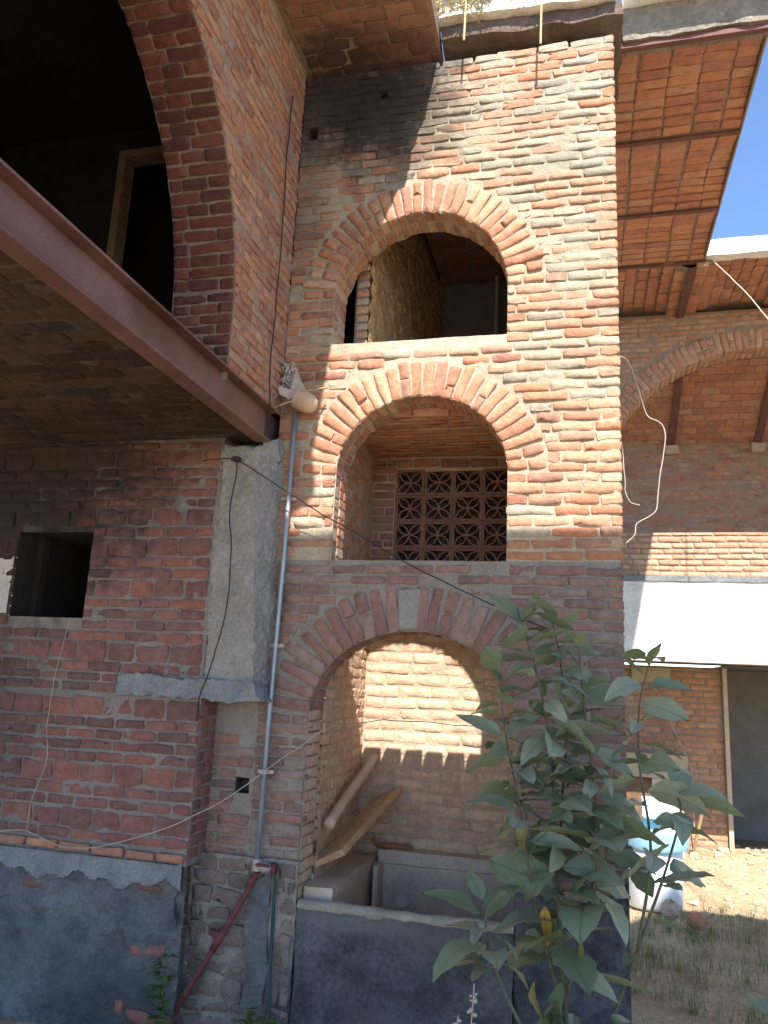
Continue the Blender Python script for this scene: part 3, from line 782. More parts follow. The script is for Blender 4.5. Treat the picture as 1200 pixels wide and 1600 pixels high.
# ================================================================== STEEL BEAM, FLOOR SLAB
beam = thing('steel_beam', 'long reddish brown steel beam carrying the upper wall, resting on the concrete column', 'beam', (0, -.2, 3.13))
mb = MB()
ya, yb = -6.2, -.17
for (xa, xb, za, zb) in ((-.10, .03, 3.352, 3.368), (-.10, .012, 3.125, 3.141)): mb.box((xa, ya, za), (xb, yb, zb), bev=.003)
mb.box((-.052, ya, 3.1415), (-.040, yb, 3.3515))
mb.build('beam_profile', M_STEEL, beam)
slab = thing('floor_slab', 'blackish brick vaulted underside of the upper floor, left of the beam', 'floor slab', (-2, -3, 3.13))
ms = Masonry(slab, 'brick')
lay(ms, (0, 0, 3.15), X3, -Y3, -Z3, -3.4, -.11, [(.05 + i * .118, .118) for i in range(32)], M_UNDER, L=.25, joint=.012, depth=.05, proud=.004)
ms.finish()
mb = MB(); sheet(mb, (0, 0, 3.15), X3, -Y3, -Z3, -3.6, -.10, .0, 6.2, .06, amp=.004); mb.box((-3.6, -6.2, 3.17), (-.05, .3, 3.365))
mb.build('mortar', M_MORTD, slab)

# ================================================================== COLUMN, LEDGE, LOWER LEFT WALL
colm = thing('concrete_column', 'rough grey concrete column with broken top beneath the beam end', 'column', (-.12, -.2, 1.5))
def rough_prism(bot, top, n=26, amp=.012, scale=22, res=None):
    """quad prism with finely displaced sides"""
    m2 = MB(); bot = np.array(bot, float); top = np.array(top, float)
    ctr = (bot.mean(0) + top.mean(0)) / 2
    quads = [(bot[i], bot[(i + 1) % 4], top[(i + 1) % 4], top[i]) for i in range(4)] + [(top[0], top[1], top[2], top[3]), (bot[3], bot[2], bot[1], bot[0])]
    for q in quads:
        a = max(np.linalg.norm(q[1] - q[0]), np.linalg.norm(q[2] - q[3])); b = np.linalg.norm(q[3] - q[0])
        r = res or .012; nu = max(2, int(a / r)); nv = max(2, int(b / r))
        u = np.linspace(0, 1, nu + 1); v = np.linspace(0, 1, nv + 1); Ug, Vg = np.meshgrid(u, v); Ug = Ug.ravel()[:, None]; Vg = Vg.ravel()[:, None]
        P = (1 - Ug) * (1 - Vg) * q[0] + Ug * (1 - Vg) * q[1] + Ug * Vg * q[2] + (1 - Ug) * Vg * q[3]
        D = np.stack([vnoise(P + o, scale, 4) for o in (0, 31.7, 77.1)], 1) * amp
        D += np.stack([vnoise(P + o, 5, 2) for o in (5, 41.7, 87.1)], 1) * amp * .9
        P = P + D
        ix = np.arange((nu + 1) * (nv + 1)).reshape(nv + 1, nu + 1)
        m2.add(P, np.stack([ix[:-1, :-1], ix[:-1, 1:], ix[1:, 1:], ix[1:, :-1]], -1).reshape(-1, 4).tolist())
    return m2
rough_prism([(-.285, -.25, 1.48), (.055, -.25, 1.50), (.075, .03, 1.50), (-.285, .03, 1.48)],
            [(-.315, -.25, 3.10), (-.065, -.25, 3.06), (.06, .03, 3.20), (-.315, .03, 3.12)], amp=.020, scale=30, res=.009).build('shaft', M_CONC, colm)
rough_prism([(-.06, -.19, 3.0), (.05, -.06, 3.02), (.04, .02, 3.02), (-.10, -.02, 3.02)],
            [(-.035, -.17, 3.135), (.03, -.08, 3.17), (.03, .01, 3.22), (-.07, -.03, 3.13)], amp=.02).build('broken_cap', M_CONC, colm)
ledge = rough_prism([(-.89, -.285, 1.395), (.13, -.285, 1.385), (.13, -.02, 1.385), (-.89, -.02, 1.395)],
                    [(-.89, -.285, 1.52), (.06, -.285, 1.515), (.06, -.02, 1.515), (-.89, -.02, 1.52)], amp=.02).build('concrete_ledge', M_LEDGE)
tag(ledge, 'blue grey concrete ledge projecting at the foot of the concrete column', 'ledge')

gw = thing('ground_floor_wall', 'dark red brick lower wall with a plastered base, left of the conduit', 'wall', (-1.2, -.25, -.62))
WY = -.25
ms = Masonry(gw, 'brick')
hs = [.074, .13, .074, .078, .13, .074, .074, .072, .074, .132]
WIN = (-1.82, -1.23, 1.88, 2.49)
lay(ms, (0, WY, 0), X3, Z3, FY, -3.4, -.285, courses(.47, 1.39, hs), M_GROUND, L=.225, proud=.008, rough=.5, joint=.016, wav=.004)
lay(ms, (0, WY, 0), X3, Z3, FY, -3.4, -.31, courses(1.52, 3.12, [.078, .13, .074, .074, .076, .074, .13, .074, .074, .13]), M_GROUND, L=.225, proud=.008, rough=.5, extra=[WIN, (-.93, -.2, 1.30, 1.50)], joint=.016, wav=.004)
lay(ms, (0, WY, 0), X3, Z3, FY, -3.4, -.90, courses(1.39, 1.52), M_GROUND, L=.225, proud=.008)
lay(ms, (0, WY - .015, 0), X3, Z3, FY, -3.4, -.29, [(.395, .07)], brick_mat("brick_edge", [(.36, .15, .08), (.32, .14, .09), (.42, .18, .08)], lime_amt=.2), L=.235, proud=.02, joint=.02, rough=.2)
lay(ms, (-.285, 0, 0), Y3, Z3, X3, WY + .01, -.01, courses(.42, 3.1), M_GROUND, L=.14, proud=.002, depth=.06)
lay(ms, (0, WY + .02, 0), X3, Z3, FY, -.62, -.29, courses(-.7, .25, (.08, .1)), M_GROUND, L=.2, proud=.012, rough=1., lack=.72, rot=.04, joint=.02)
lay(ms, (0, WY + .02, 0), X3, Z3, FY, -3.0, -.62, courses(-.7, .3, (.09, .12)), M_GROUND, L=.24, proud=.006, rough=1., lack=.97, rot=.04, joint=.02)
ms.finish()
mb = MB()
sheet(mb, (0, WY, 0), X3, Z3, FY, -3.6, -.29, .38, 3.14, .02, amp=.007, extra=[WIN])
mb.add([(-.29, WY, .38), (-.29, .0, .38), (-.29, 0, 3.14), (-.29, WY, 3.14)], [(0, 1, 2, 3)])
mb.build('mortar', M_MORTG, gw)
mb = MB(); sheet(mb, (0, WY + .02, 0), X3, Z3, FY, -3.6, -.30, -.75, .40, .014, amp=.024, scale=7, octv=5, maskfn=lambda x, z: x < -.37 + .04 * np.sin(z * 9) + .03 * np.sin(z * 23 + 1))
sheet(mb, (0, WY + .035, 0), X3, Z3, FY, -.62, -.295, -.75, .40, .014, amp=.02, scale=10)
mb.add([(-3.6, WY + .02, .392), (-.33, WY + .02, .392), (-.33, WY - .03, .392), (-3.6, WY - .03, .392)], [(0, 1, 2, 3)])
mb.build('base_plaster', M_PLAST, gw)
mb = MB(); sheet(mb, (0, WY - .008, 0), X3, Z3, FY, -3.6, -.31, .18, .395, .012, amp=.014, scale=9, maskfn=lambda x, z: z > .255 + .022 * np.sin(x * 11) + .018 * np.sin(x * 31 + 2)); mb.build('plaster_band', M_LEDGE, gw)
mb = MB()
a, b, c, d = WIN; yy = WY + .3
mb.add([(a, WY, c), (a, yy, c), (a, yy, d), (a, WY, d)], [(0, 1, 2, 3)], 0)
mb.add([(b, WY, c), (b, yy, c), (b, yy, d), (b, WY, d)], [(3, 2, 1, 0)], 0)
mb.add([(a, WY, c), (b, WY, c), (b, yy, c), (a, yy, c)], [(0, 1, 2, 3)], 0)
mb.add([(a, WY, d), (b, WY, d), (b, yy, d), (a, yy, d)], [(3, 2, 1, 0)], 0)
mb.build('window_reveal', M_WINDARK, gw)
mb = MB(); mb.add([(a, yy, c), (b, yy, c), (b, yy, d), (a, yy, d), (a, 2.5, c), (b, 2.5, c), (b, 2.5, d), (a, 2.5, d)], [(4, 5, 6, 7), (0, 4, 7, 3), (1, 2, 6, 5), (0, 1, 5, 4), (3, 7, 6, 2)])
mb.build('window_void', M_WINDARK, gw)
mb = MB(); mb.box((a - .02, yy - .1, c), (a + .05, yy - .03, d)); mb.build('window_frame', M_WINDARK, gw)
# pale plaster left of the little window
mb = MB(); sheet(mb, (0, WY - .012, 0), X3, Z3, FY, -3.4, -1.84, 1.9, 2.55, .010, amp=.006, scale=5, topfn=lambda x: 2.33 + .06 * np.sin(x * 7) + .02 * np.sin(x * 31)); mb.build('plaster_patch', M_REVEAL, gw)

# rubble footing under the conduit
foot = thing('rubble_footing', 'rough rubble stone footing with smeared mortar beneath the red pipe', 'footing', (0, -.05, -.65))
ms = Masonry(foot, 'stone')
lay(ms, (0, -.03, 0), X3, Z3, FY, -.34, .36, courses(-.72, .42, (.1, .13, .085, .12, .095), .012), M_STONE, L=.2, proud=.012, joint=.02, depth=.12, rough=1., rot=.07, wav=.012,
    extra=[(.06, .2, -.35, .3)], lack=.06)
ms.finish()
mb = MB(); sheet(mb, (0, -.03, 0), X3, Z3, FY, -.36, .365, -.75, .43, .014, amp=.022, scale=9); mb.build('mortar', M_MORTL, foot)
rough_prism([(.07, -.055, -.42), (.2, -.05, -.38), (.2, .0, -.38), (.07, .0, -.42)], [(.05, -.05, .28), (.19, -.045, .36), (.19, 0, .36), (.05, 0, .28)], amp=.018, scale=9).build('mortar_smear', M_PLAST, foot)

# ================================================================== TUB AND THINGS IN THE NICHE
tub = thing('concrete_tub', 'concrete wash tub with pale rim and dark stained front in the lowest arch', 'tub', (1.05, .5, -.62))
m2 = MB(); n = 40
def slab_grid(m2, lo, hi, amp, scale=5, res=.03): 
    lo = np.array(lo); hi = np.array(hi)
    c = [(lo[0], lo[1], lo[2]), (hi[0], lo[1], lo[2]), (hi[0], hi[1], lo[2]), (lo[0], hi[1], lo[2])]
    t = [(x, y, hi[2]) for x, y, _ in c]
    q = rough_prism(c, t, amp=amp, scale=scale, res=res); m2.v += q.v; m2.t += q.t
    m2.f += [tuple(i + m2.n for i in f) for f in q.f]; m2.m += q.m; m2.n += q.n
slab_grid(m2, (.372, -.035, -.75), (1.688, .075, .165), .010, 7, .016); m2.build('front_wall', M_TUBF, tub)
m2 = MB(); m2.tube([(.37 + t * 1.32, .0, .178 + .004 * math.sin(t * 9)) for t in np.linspace(0, 1, 24)], [.036 + .004 * math.sin(i * 1.7) + rnd(-.003, .003) for i in range(24)], 12); m2.build('rim', M_RIM, tub)
m2 = MB(); slab_grid(m2, (.372, .076, -.3), (.56, 1.15, .27), .006); m2.build('left_wall', M_TUB, tub)
m2 = MB(); slab_grid(m2, (.372, 1.12, -.3), (1.77, 1.285, .22), .006); slab_grid(m2, (.58, 1.16, .2), (1.77, 1.29, .31), .006); m2.build('back_wall', M_TUBG, tub)
m2 = MB(); slab_grid(m2, (.56, .08, -.36), (1.78, 1.12, -.3), .006); m2.build('basin_floor', M_TUBG, tub)
m2 = MB(); m2.box((.60, .92, -.3), (.635, 1.118, .24), bev=.008); m2.build('divider', M_TUBG, tub)

plank = thing('wooden_plank', 'weathered wooden plank leaning inside the lowest arch above the tub', 'plank', (.5, .4, .4))
a = np.array([.46, .27, .40]); b = np.array([.62, 1.22, .70]); d = (b - a) / np.linalg.norm(b - a)
w = np.array([.20, -.02, .10]); t = np.cross(d, w); t = t / np.linalg.norm(t) * .022
m2 = MB(); m2.hexa([a - t - w * .5, a - t + w * .5, b - t + w * .5, b - t - w * .5, a + t - w * .5, a + t + w * .5, b + t + w * .5, b + t - w * .5], .004, .003); m2.build('board', M_WOOD, plank)
m2 = MB(); kc = a + (b - a) * .62 + t * 1.02; m2.lathe([(.0, .002), (.012, .0015), (.016, -.003)], kc, 10, axis=t / np.linalg.norm(t)); m2.build('knot', M_DWOOD, plank)
m2 = MB(); P = smooth_path([(.44, .30, .60), (.45, .62, .72), (.47, .95, .84), (.50, 1.22, .96)], 18); m2.tube(P, [.036 + .004 * math.sin(i * 2.1) for i in range(len(P))], 10)
tag(m2.build('wooden_pole', M_POLE, smooth=True), 'pale peeled wooden pole leaning behind the plank', 'pole')
m2 = MB(); P = smooth_path([(.57, 1.02, .40), (.585, 1.08, .36), (.61, 1.18, .335), (.70, 1.22, .33), (.80, 1.235, .325), (.80, 1.25, .30)], 20); m2.tube(P, .02, 8)
tag(m2.build('clay_pipe', M_TERRA, smooth=True), 'short bent brown pipe on the back corner of the tub', 'pipe')
m2 = MB(); m2.lathe([(.0, .018), (.035, .016), (.05, .006), (.05, 0)], (.78, 1.115, -.03), 16, axis=(0, -1, 0)); m2.build('drain_cover', M_PALE, tub)

# ================================================================== PIPES, VALVE, CABLES
m2 = MB(); m2.tube([(.135, -.06, 3.38), (.13, -.06, 2.4), (.11, -.06, 1.4), (.10, -.062, .39)], .0165, 12)
pipe = m2.build('conduit', M_PIPE, smooth=True); tag(pipe, 'straight blue grey metal conduit running up beside the concrete column', 'conduit')
for z in (.95, 1.75, 2.75):
    m2 = MB(); x = .10 + .035 * (z - .39) / 3; m2.tube([(x, -.061, z - .012), (x, -.061, z + .012)], .0195, 12); m2.box((x - .055, -.048, z - .012), (x + .055, -.04, z + .012), bev=.002); m2.build('pipe_strap', M_VALVE, pipe, loc=(x, -.05, z))
valve = thing('valve', 'small dull metal valve with red handle at the conduit foot', 'valve', (.16, -.06, .38))
m2 = MB(); m2.tube([(.10, -.062, .43), (.10, -.062, .36)], .03, 10); m2.tube([(.09, -.062, .385), (.2, -.065, .383)], .026, 10); m2.lathe([(.0, .03), (.03, .025), (.034, 0), (.03, -.025), (0, -.03)], (.155, -.065, .384), 12, axis=(1, 0, 0)); m2.build('valve_body', M_VALVE, valve)
m2 = MB(); m2.box((.11, -.115, .395), (.2, -.1, .412), bev=.004); m2.tube([(.155, -.065, .4), (.155, -.105, .405)], .008, 8); m2.tube([(.2, -.065, .383), (.235, -.065, .383)], .031, 10); m2.build('handle', M_REDP, valve)
redp = thing('red_pipe', 'dull red pipe slanting down across the rubble footing from the valve', 'pipe', (-.1, -.1, 0))
m2 = MB(); m2.tube([(.115, -.085, .355), (.03, -.10, .18), (-.10, -.13, -.07), (-.25, -.15, -.33), (-.42, -.18, -.64)], .018, 10); m2.build('pipe_run', M_REDP, redp, smooth=True)
m2 = MB(); m2.tube([(.10, -.088, .33), (.075, -.092, .28)], .025, 10); m2.build('coupling', M_REDP, redp, smooth=True)
m2 = MB(); m2.tube([(-.05, -.12, .03), (-.12, -.13, -.10)], .024, 10); m2.tube([(-.07, -.125, -.02), (-.15, -.12, .0)], .021, 10); m2.build('coupling', M_REDP, redp, smooth=True)
m2 = MB(); P = smooth_path([(.215, -.065, .37), (.232, -.075, .3), (.235, -.07, 0), (.245, -.07, -.3), (.25, -.07, -.64)], 20); m2.tube(P, .011, 8)
tag(m2.build('green_hose', M_GHOSE, smooth=True), 'thin dark green hose hanging straight down from the valve', 'hose')

funnel = thing('torn_container', 'torn tan plastic container stuck on top of the conduit', 'container', (.17, -.1, 3.4))
ax = np.array([.72, -.15, -.42]); ax /= np.linalg.norm(ax)
o0 = np.array([.17, -.10, 3.46])
m2 = MB(); m2.lathe([(.074, 0), (.075, .05), (.07, .10), (.055, .135), (.03, .155), (0.0, .162)], o0, 18, axis=ax); m2.build('rounded_end', M_TAN, funnel, smooth=True)
def flap(P, name):
    P = [np.array(p) for p in P]; m2 = MB(); nn = np.cross(P[1] - P[0], P[2] - P[0]); nn = nn / np.linalg.norm(nn) * .004
    n = len(P); m2.add([p for p in P] + [p + nn for p in P], [tuple(range(n))[::-1], tuple(range(n, 2 * n))] + [(i, (i + 1) % n, n + (i + 1) % n, n + i) for i in range(n)])
    m2.build(name, M_CARD, funnel)
flap([(.10, -.13, 3.44), (.24, -.16, 3.50), (.20, -.12, 3.56), (.13, -.08, 3.69), (.11, -.08, 3.60)], 'torn_flap')
flap([(.22, -.15, 3.45), (.12, -.17, 3.41), (.01, -.14, 3.39), (.06, -.11, 3.43), (.16, -.10, 3.475)], 'torn_flap')
flap([(.20, -.12, 3.49), (.10, -.13, 3.455), (.02, -.10, 3.50), (-.01, -.07, 3.58), (.08, -.06, 3.52)], 'torn_flap')
m2 = MB(); m2.tube(smooth_path([(.20, -.17, 3.48), (.27, -.15, 3.50), (.36, -.08, 3.54)], 8), .005, 6); m2.build('stick', M_WOOD, funnel)
m2 = MB()
for i in range(60):
    p = np.array([rnd(.0, .1), rnd(-.06, -.01), rnd(3.5, 3.74)]); q = p + RNG.uniform(-.04, .04, 3) * np.array([1, .6, 1.3]); m2.tube([p, (p + q) / 2 + RNG.uniform(-.01, .01, 3), q], rnd(.003, .008), 5)
tag(m2.build('lint_clump', M_LINT), 'ragged grey clump of lint stuck in the corner above the conduit', 'debris')

def cable(name, pts, r, mat, label, cat='cable', seg=6, n=40, group=None):
    m2 = MB(); P = smooth_path(pts, n)
    for o_, ax_ in ((3., 0), (9., 1), (15., 2)): P[1:-1, ax_] += vnoise(P + o_, 7., 3)[1:-1] * (.010 if ax_ != 1 else .003)
    m2.tube(P, r, seg); o = m2.build(name, mat, smooth=True); tag(o, label, cat, group); return o
cable('cable', [(.025, -.29, 5.78), (.02, -.30, 5.2), (.025, -.29, 4.6), (.03, -.30, 4.0), (.03, -.31, 3.6), (.045, -.31, 3.38), (.05, -.30, 3.25), (.035, -.30, 3.12)], .0045, M_BLACK, 'thin black cable hanging down the upper brick side wall')
cable('cable', [(-.42, -.30, 2.96), (-.3, -.31, 2.97), (-.19, -.29, 2.975), (-.16, -.30, 2.9), (-.185, -.285, 2.6), (-.15, -.285, 2.3), (-.145, -.29, 2.0), (-.2, -.29, 1.7), (-.235, -.31, 1.52), (-.27, -.32, 1.38), (-.28, -.30, 1.25)], .0042, M_BLACK, 'thin black cable hanging down the face of the concrete column')
cable('cable', [(-.16, -.30, 2.965), (.06, -.2, 2.83), (.35, -.12, 2.66), (.74, -.09, 2.44), (1.1, -.07, 2.25), (1.52, -.06, 2.06), (1.9, -.05, 1.9)], .0042, M_BLACK, 'dark cable sagging diagonally across the middle arch')
m2 = MB(); m2.box((-.19, -.33, 2.95), (-.14, -.28, 2.985), bev=.006); m2.tube([(-.2, -.305, 2.967), (-.13, -.305, 2.967)], .012, 8)
tag(m2.build('cable_clamp', M_BLACK), 'small dark clamp joining two cables at the column top', 'clamp')
cable('cable', [(-1.75, -.33, .45), (-1.45, -.30, .50), (-1.15, -.30, .44), (-.85, -.30, .46), (-.38, -.29, .62), (-.1, -.2, .78), (.11, -.10, .95), (.3, -.05, 1.10), (.5, -.01, 1.24), (.62, .3, 1.27), (.8, .7, 1.28), (1.3, 1.1, 1.25), (1.75, 1.2, 1.24)], .0036, M_WIRE, 'pale cable looping from the dark brick wall into the lowest arch', n=90)
cable('cable', [(2.33, .02, 3.70), (2.40, .2, 3.73), (2.48, .5, 3.65), (2.53, .6, 3.52), (2.565, .6, 3.47), (2.64, .6, 3.42), (2.66, .6, 3.33), (2.63, .6, 3.1), (2.60, .6, 2.9), (2.58, .6, 2.78), (2.46, .6, 2.7), (2.44, .6, 2.62), (2.38, .6, 2.56)], .0042, M_WIRE, 'long pale cable looping past the tower edge before the far arch', n=90)
cable('cable', [(2.36, .55, 3.3), (2.375, .6, 3.22), (2.385, .6, 3.0), (2.385, .6, 2.93), (2.42, .6, 2.85), (2.48, .6, 2.83)], .0036, M_WIRE, 'short pale cable with a hooked end hugging the tower edge', n=40)
cable('rope', [(3.55, 3.62, 6.30), (3.72, 3.0, 5.6), (3.82, 2.4, 4.95), (3.95, 1.8, 4.3), (4.1, 1.2, 3.7)], .006, M_ROPE, 'taut pale rope running down from the far eave', 'rope')
cable('cable', [(2.98, 6.38, 1.68), (3.05, 6.38, 1.55), (3.2, 6.38, 1.2), (3.4, 6.38, .72), (3.45, 6.38, .5), (3.44, 6.38, .1), (3.47, 6.38, -.3)], .008, M_WIRE, 'pale wire drooping down the brick wall under the balcony')
cable('cable', [(-1.3, -.285, 1.86), (-1.36, -.29, 1.5), (-1.37, -.29, 1.2), (-1.34, -.29, .95), (-1.40, -.3, .7), (-1.42, -.29, .5)], .0022, M_WIRE, 'thin hanging wire below the small dark window')

# ================================================================== ROOFS
def roof_poly(m2, P, z0, z1, mi=0):
    n = len(P); V = [(x, y, z0) for x, y in P] + [(x, y, z1) for x, y in P]
    m2.add(V, [tuple(range(n))[::-1], tuple(range(n, 2 * n))] + [(i, (i + 1) % n, n + (i + 1) % n, n + i) for i in range(n)], mi)
lroof = thing('roof_and_shade_slab', 'stained brick roof overhang above the tower, extended out of view to cast shade', 'roof', (-1, -2, 6.25))
RZ = 6.25
ms = Masonry(lroof, 'brick')
lay(ms, (0, 0, RZ + .02), X3, -Y3, -Z3, .02, 1.06, courses(-.14, .95, (.12, .135, .11), .008), M_VAULTD, L=.24, joint=.012, depth=.05, proud=.004, rough=.8, rot=.03)
ms.finish()
mb = MB()
# visible overhang edge, then an unseen outline shaped to cast the shade below
PL = [(-4.5, .35), (1.045, .35), (1.075, -.05), (1.085, -.48), (1.05, -.62), (1.02, -.90), (.79, -1.90), (.86, -2.62), (.94, -2.80), (.88, -2.86), (.79, -2.92), (.77, -3.08),
      (3.30, -3.08), (3.60, -2.4), (3.92, -1.75), (4.20, -1.30), (6.0, -1.28), (6.0, -7.4), (-4.5, -7.4)]
roof_poly(mb, PL, RZ + .025, RZ + .14)
mb.build('roof_deck', M_MORTV, lroof)
# posts that carry the added, unseen roof slab, behind the camera
for i, (x, y) in enumerate(((5.8, -1.5), (5.8, -7.2), (-.3, -7.2))):
    q = MB(); q.box((x - .14, y - .14, -.7), (x + .14, y + .14, RZ + .02), bev=.01); q.build('roof_post', M_CONC, lroof)

# roof edge above the tower
tedge = thing('tower_roof_edge', 'broken lime washed roof edge above the tower top with dry weeds', 'roof edge', (1.7, 0, 6.28))
rough_prism([(1.09, -.07, 6.275), (2.40, -.05, 6.275), (2.40, .9, 6.275), (1.07, .9, 6.275)], [(1.09, -.07, 6.385), (2.40, -.05, 6.385), (2.40, .9, 6.385), (1.07, .9, 6.385)], amp=.018, scale=8, res=.025).build('lower_board', M_BROWN, tedge)
rough_prism([(1.10, -.15, 6.39), (2.36, -.13, 6.39), (2.36, .6, 6.39), (1.10, .6, 6.39)], [(1.10, -.14, 6.50), (2.36, -.12, 6.50), (2.36, .6, 6.50), (1.10, .6, 6.50)], amp=.02, scale=8, res=.025).build('coping', M_WHITE, tedge)

# right roof: brick bays between steel purlins
rroof = thing('brick_bay_roof', 'orange brick roof underside between dark purlins right of the tower', 'roof', (2.9, 1.9, 6.3))
ms = Masonry(rroof, 'brick')
PY = [.29, 1.46, 2.61, 3.64]
for y0, y1 in zip(PY, PY[1:]):
    n = 10; hh = (y1 - y0 - .05) / n
    for i in range(n):
        y = y0 + .025 + (i + .5) * hh; rise = .05 * (1 - ((i + .5) / n * 2 - 1) ** 2)
        xs = [2.30, 2.545, 2.79, 3.03, 3.26, 3.44]
        for k, (xa, xb) in enumerate(zip(xs, xs[1:])):
            xa += .012 * math.sin(y * 3 + k); 
            ms.put((( xa + xb) / 2 + .03 * (y - 2) * 0, y, 6.335 + rise + rnd(-.004, .004)), X3, -Y3, -Z3, xb - xa - rnd(.012, .03), hh - rnd(.008, .016), .05, M_VAULT, None, .02)
ms.finish()
mb = MB()
for y0, y1 in zip(PY, PY[1:]):
    ys = np.linspace(y0, y1, 9)
    V = []; 
    for y in ys:
        rise = .05 * (1 - ((y - y0) / (y1 - y0) * 2 - 1) ** 2)
        V += [(2.2, y, 6.348 + rise), (3.435, y, 6.348 + rise)]
    mb.add(V, [(2 * i, 2 * i + 1, 2 * i + 3, 2 * i + 2) for i in range(8)])
mb.box((2.2, .30, 6.42), (3.44, 3.64, 6.52)); mb.box((3.437, .29, 6.34), (3.452, 3.64, 6.50))
mb.build('roof_deck', M_MORTV, rroof)
for y in PY[1:]:
    m2 = MB(); m2.box((2.2, y - .024, 6.318), (3.44, y + .024, 6.326)); m2.box((2.2, y - .004, 6.327), (3.44, y + .004, 6.40)); m2.build('purlin', M_PURL, rroof)
m2 = MB(); m2.box((2.2, .285, 6.285), (3.47, .335, 6.34), bev=.004); m2.build('edge_angle', M_PURL, rroof)
rough_prism([(2.41, .26, 6.335), (3.9, .26, 6.335), (3.9, .42, 6.335), (2.41, .42, 6.335)], [(2.41, .25, 6.60), (3.9, .25, 6.60), (3.9, .42, 6.60), (2.41, .42, 6.60)], amp=.016, scale=7, res=.025).build('fascia', M_FASC, rroof)
m2 = MB(); m2.box((2.41, .06, 6.61), (3.95, .5, 6.68), bev=.01); m2.build('coping', M_WHITE, rroof)  # overhang added above the view to shade the fascia

# ================================================================== FAR ARCADE
far = thing('far_arcade', 'far brick building with a wide arch, white balcony slab and dark doorway', 'building', (4.3, 5, -.6))
FYY = 4.85
OF = Opening(4.3, 1.9, 1.0, 4.18, 1.6, .27)
ms = Masonry(far, 'brick')
lay(ms, (0, FYY, 0), X3, Z3, FY, 2.2, 7.2, courses(3.47, 6.28), M_FAR, [OF], proud=.004, rough=.3)
lay(ms, (0, FYY + .02, 0), X3, Z3, FY, 2.2, 7.2, courses(2.92, 3.46), brick_mat("brick_parapet", [(.44, .25, .14), (.48, .3, .18), (.42, .23, .13), (.5, .35, .22)], lime=(.5, .42, .3), lime_amt=.4), proud=.004, L=.25, pri=2.)
ms.finish()
va = Masonry(far, 'arch_brick')
voussoirs(va, (0, FYY, 0), X3, Z3, FY, OF, .26, .075, .14, M_FAR, rows=2, t0=.1, t1=math.pi - .1)
va.finish()
ms = Masonry(far, 'wall_brick')
lay(ms, (0, 6.5, 0), X3, Z3, FY, 2.2, 3.87, courses(-.6, 1.92, (.082,)), M_FAR, L=.26, proud=.004, rough=.4, pri=2.)
lay(ms, (0, 7.1, 0), X3, Z3, FY, 2.4, 6.2, courses(3.4, 5.26), M_LWALL, proud=.002, joint=.008)
ms.finish()
mb = MB()
sheet(mb, (0, FYY, 0), X3, Z3, FY, 2.2, 7.2, 3.47, 6.30, .04, [OF], amp=.004); strip(mb, (0, FYY, 0), X3, Z3, FY, OF, .30, grow=.010)
sheet(mb, (0, FYY + .3, 0), X3, Z3, FY, 2.2, 7.2, 3.47, 6.30, .08, [OF], amp=.002)
mb.box((2.2, FYY + .025, 2.9), (7.2, FYY + .18, 3.465))
sheet(mb, (0, 6.5, 0), X3, Z3, FY, 2.0, 3.88, -.7, 1.93, .04, amp=.004); mb.box((2.0, 6.505, -.7), (3.87, 6.75, 1.93))
mb.build('mortar', M_MORTF, far)
mb = MB(); sheet(mb, (0, 7.1, 0), X3, Z3, FY, 2.0, 7.2, 2.8, 5.3, .08, amp=.003); mb.build('mortar', M_MORTV, far)
m2 = MB(); slab_grid(m2, (2.1, 4.80, 1.93), (7.2, 5.05, 2.86), .006, 3, .05); m2.build('balcony_slab', M_SLABW, far)
m2 = MB(); slab_grid(m2, (2.1, 4.785, 2.862), (7.2, 5.03, 2.925), .005, 6, .05); m2.build('slab_trim', M_LEDGE, far)
m2 = MB(); m2.box((2.1, 5.055, 1.98), (7.2, 7.1, 2.8)); m2.build('slab_core', M_DARKP, far)
m2 = MB(); m2.add([(2.1, 5.16, 6.22), (7.2, 5.16, 6.22), (7.2, 7.15, 5.24), (2.1, 7.15, 5.24)], [(0, 1, 2, 3)]); m2.box((2.1, FYY + .305, 6.3), (7.2, 7.2, 6.4)); m2.build('vault_deck', M_MORTV, far)
ms = Masonry(far, 'vault_brick')
dv = np.array([0, 1.99, -.98]); dv /= np.linalg.norm(dv); nv = np.cross(X3, -dv)
lay(ms, np.array([0, 5.16, 6.215]), X3, -dv, nv, 2.3, 5.8, [(-2.2 + i * .128, .128) for i in range(17)], M_VAULT, L=.25, depth=.03, proud=.003, pri=.6)
# eave: brick vaults between beams running to the facade
for (xa, xb) in ((1.95, 3.27), (3.36, 4.7), (4.79, 6.1)):
    nx = int((xb - xa) / .13)
    for i in range(nx):
        t = (i + .5) / nx; x = xa + t * (xb - xa); rise = .16 * (1 - (2 * t - 1) ** 2)
        for j in range(5):
            y = 3.68 + (j + .5 + (.5 if i % 2 else 0)) * .24 - .06
            if y > 4.9: continue
            ms.put((x, y, 6.255 + rise + rnd(-.01, .01)), Y3, X3, -Z3, .222, .118, .05, M_VAULT, None, .03)
ms.finish()
m2 = MB()
for (xa, xb) in ((1.95, 3.3), (3.3, 4.74), (4.74, 6.2)):
    V = []
    for t in np.linspace(0, 1, 11):
        rise = .16 * (1 - (2 * t - 1) ** 2); x = xa + t * (xb - xa); V += [(x, 3.66, 6.27 + rise), (x, 5.16, 6.27 + rise)]
    m2.add(V, [(2 * i, 2 * i + 1, 2 * i + 3, 2 * i + 2) for i in range(10)])
m2.box((1.9, 3.66, 6.44), (7.2, 5.2, 6.5)); m2.build('eave_deck', M_MORTV, far)
m2 = MB(); slab_grid(m2, (3.47, 3.56, 6.36), (7.2, 3.70, 6.55), .012, 8, .04); m2.build('eave_edge', M_WHITE, far)
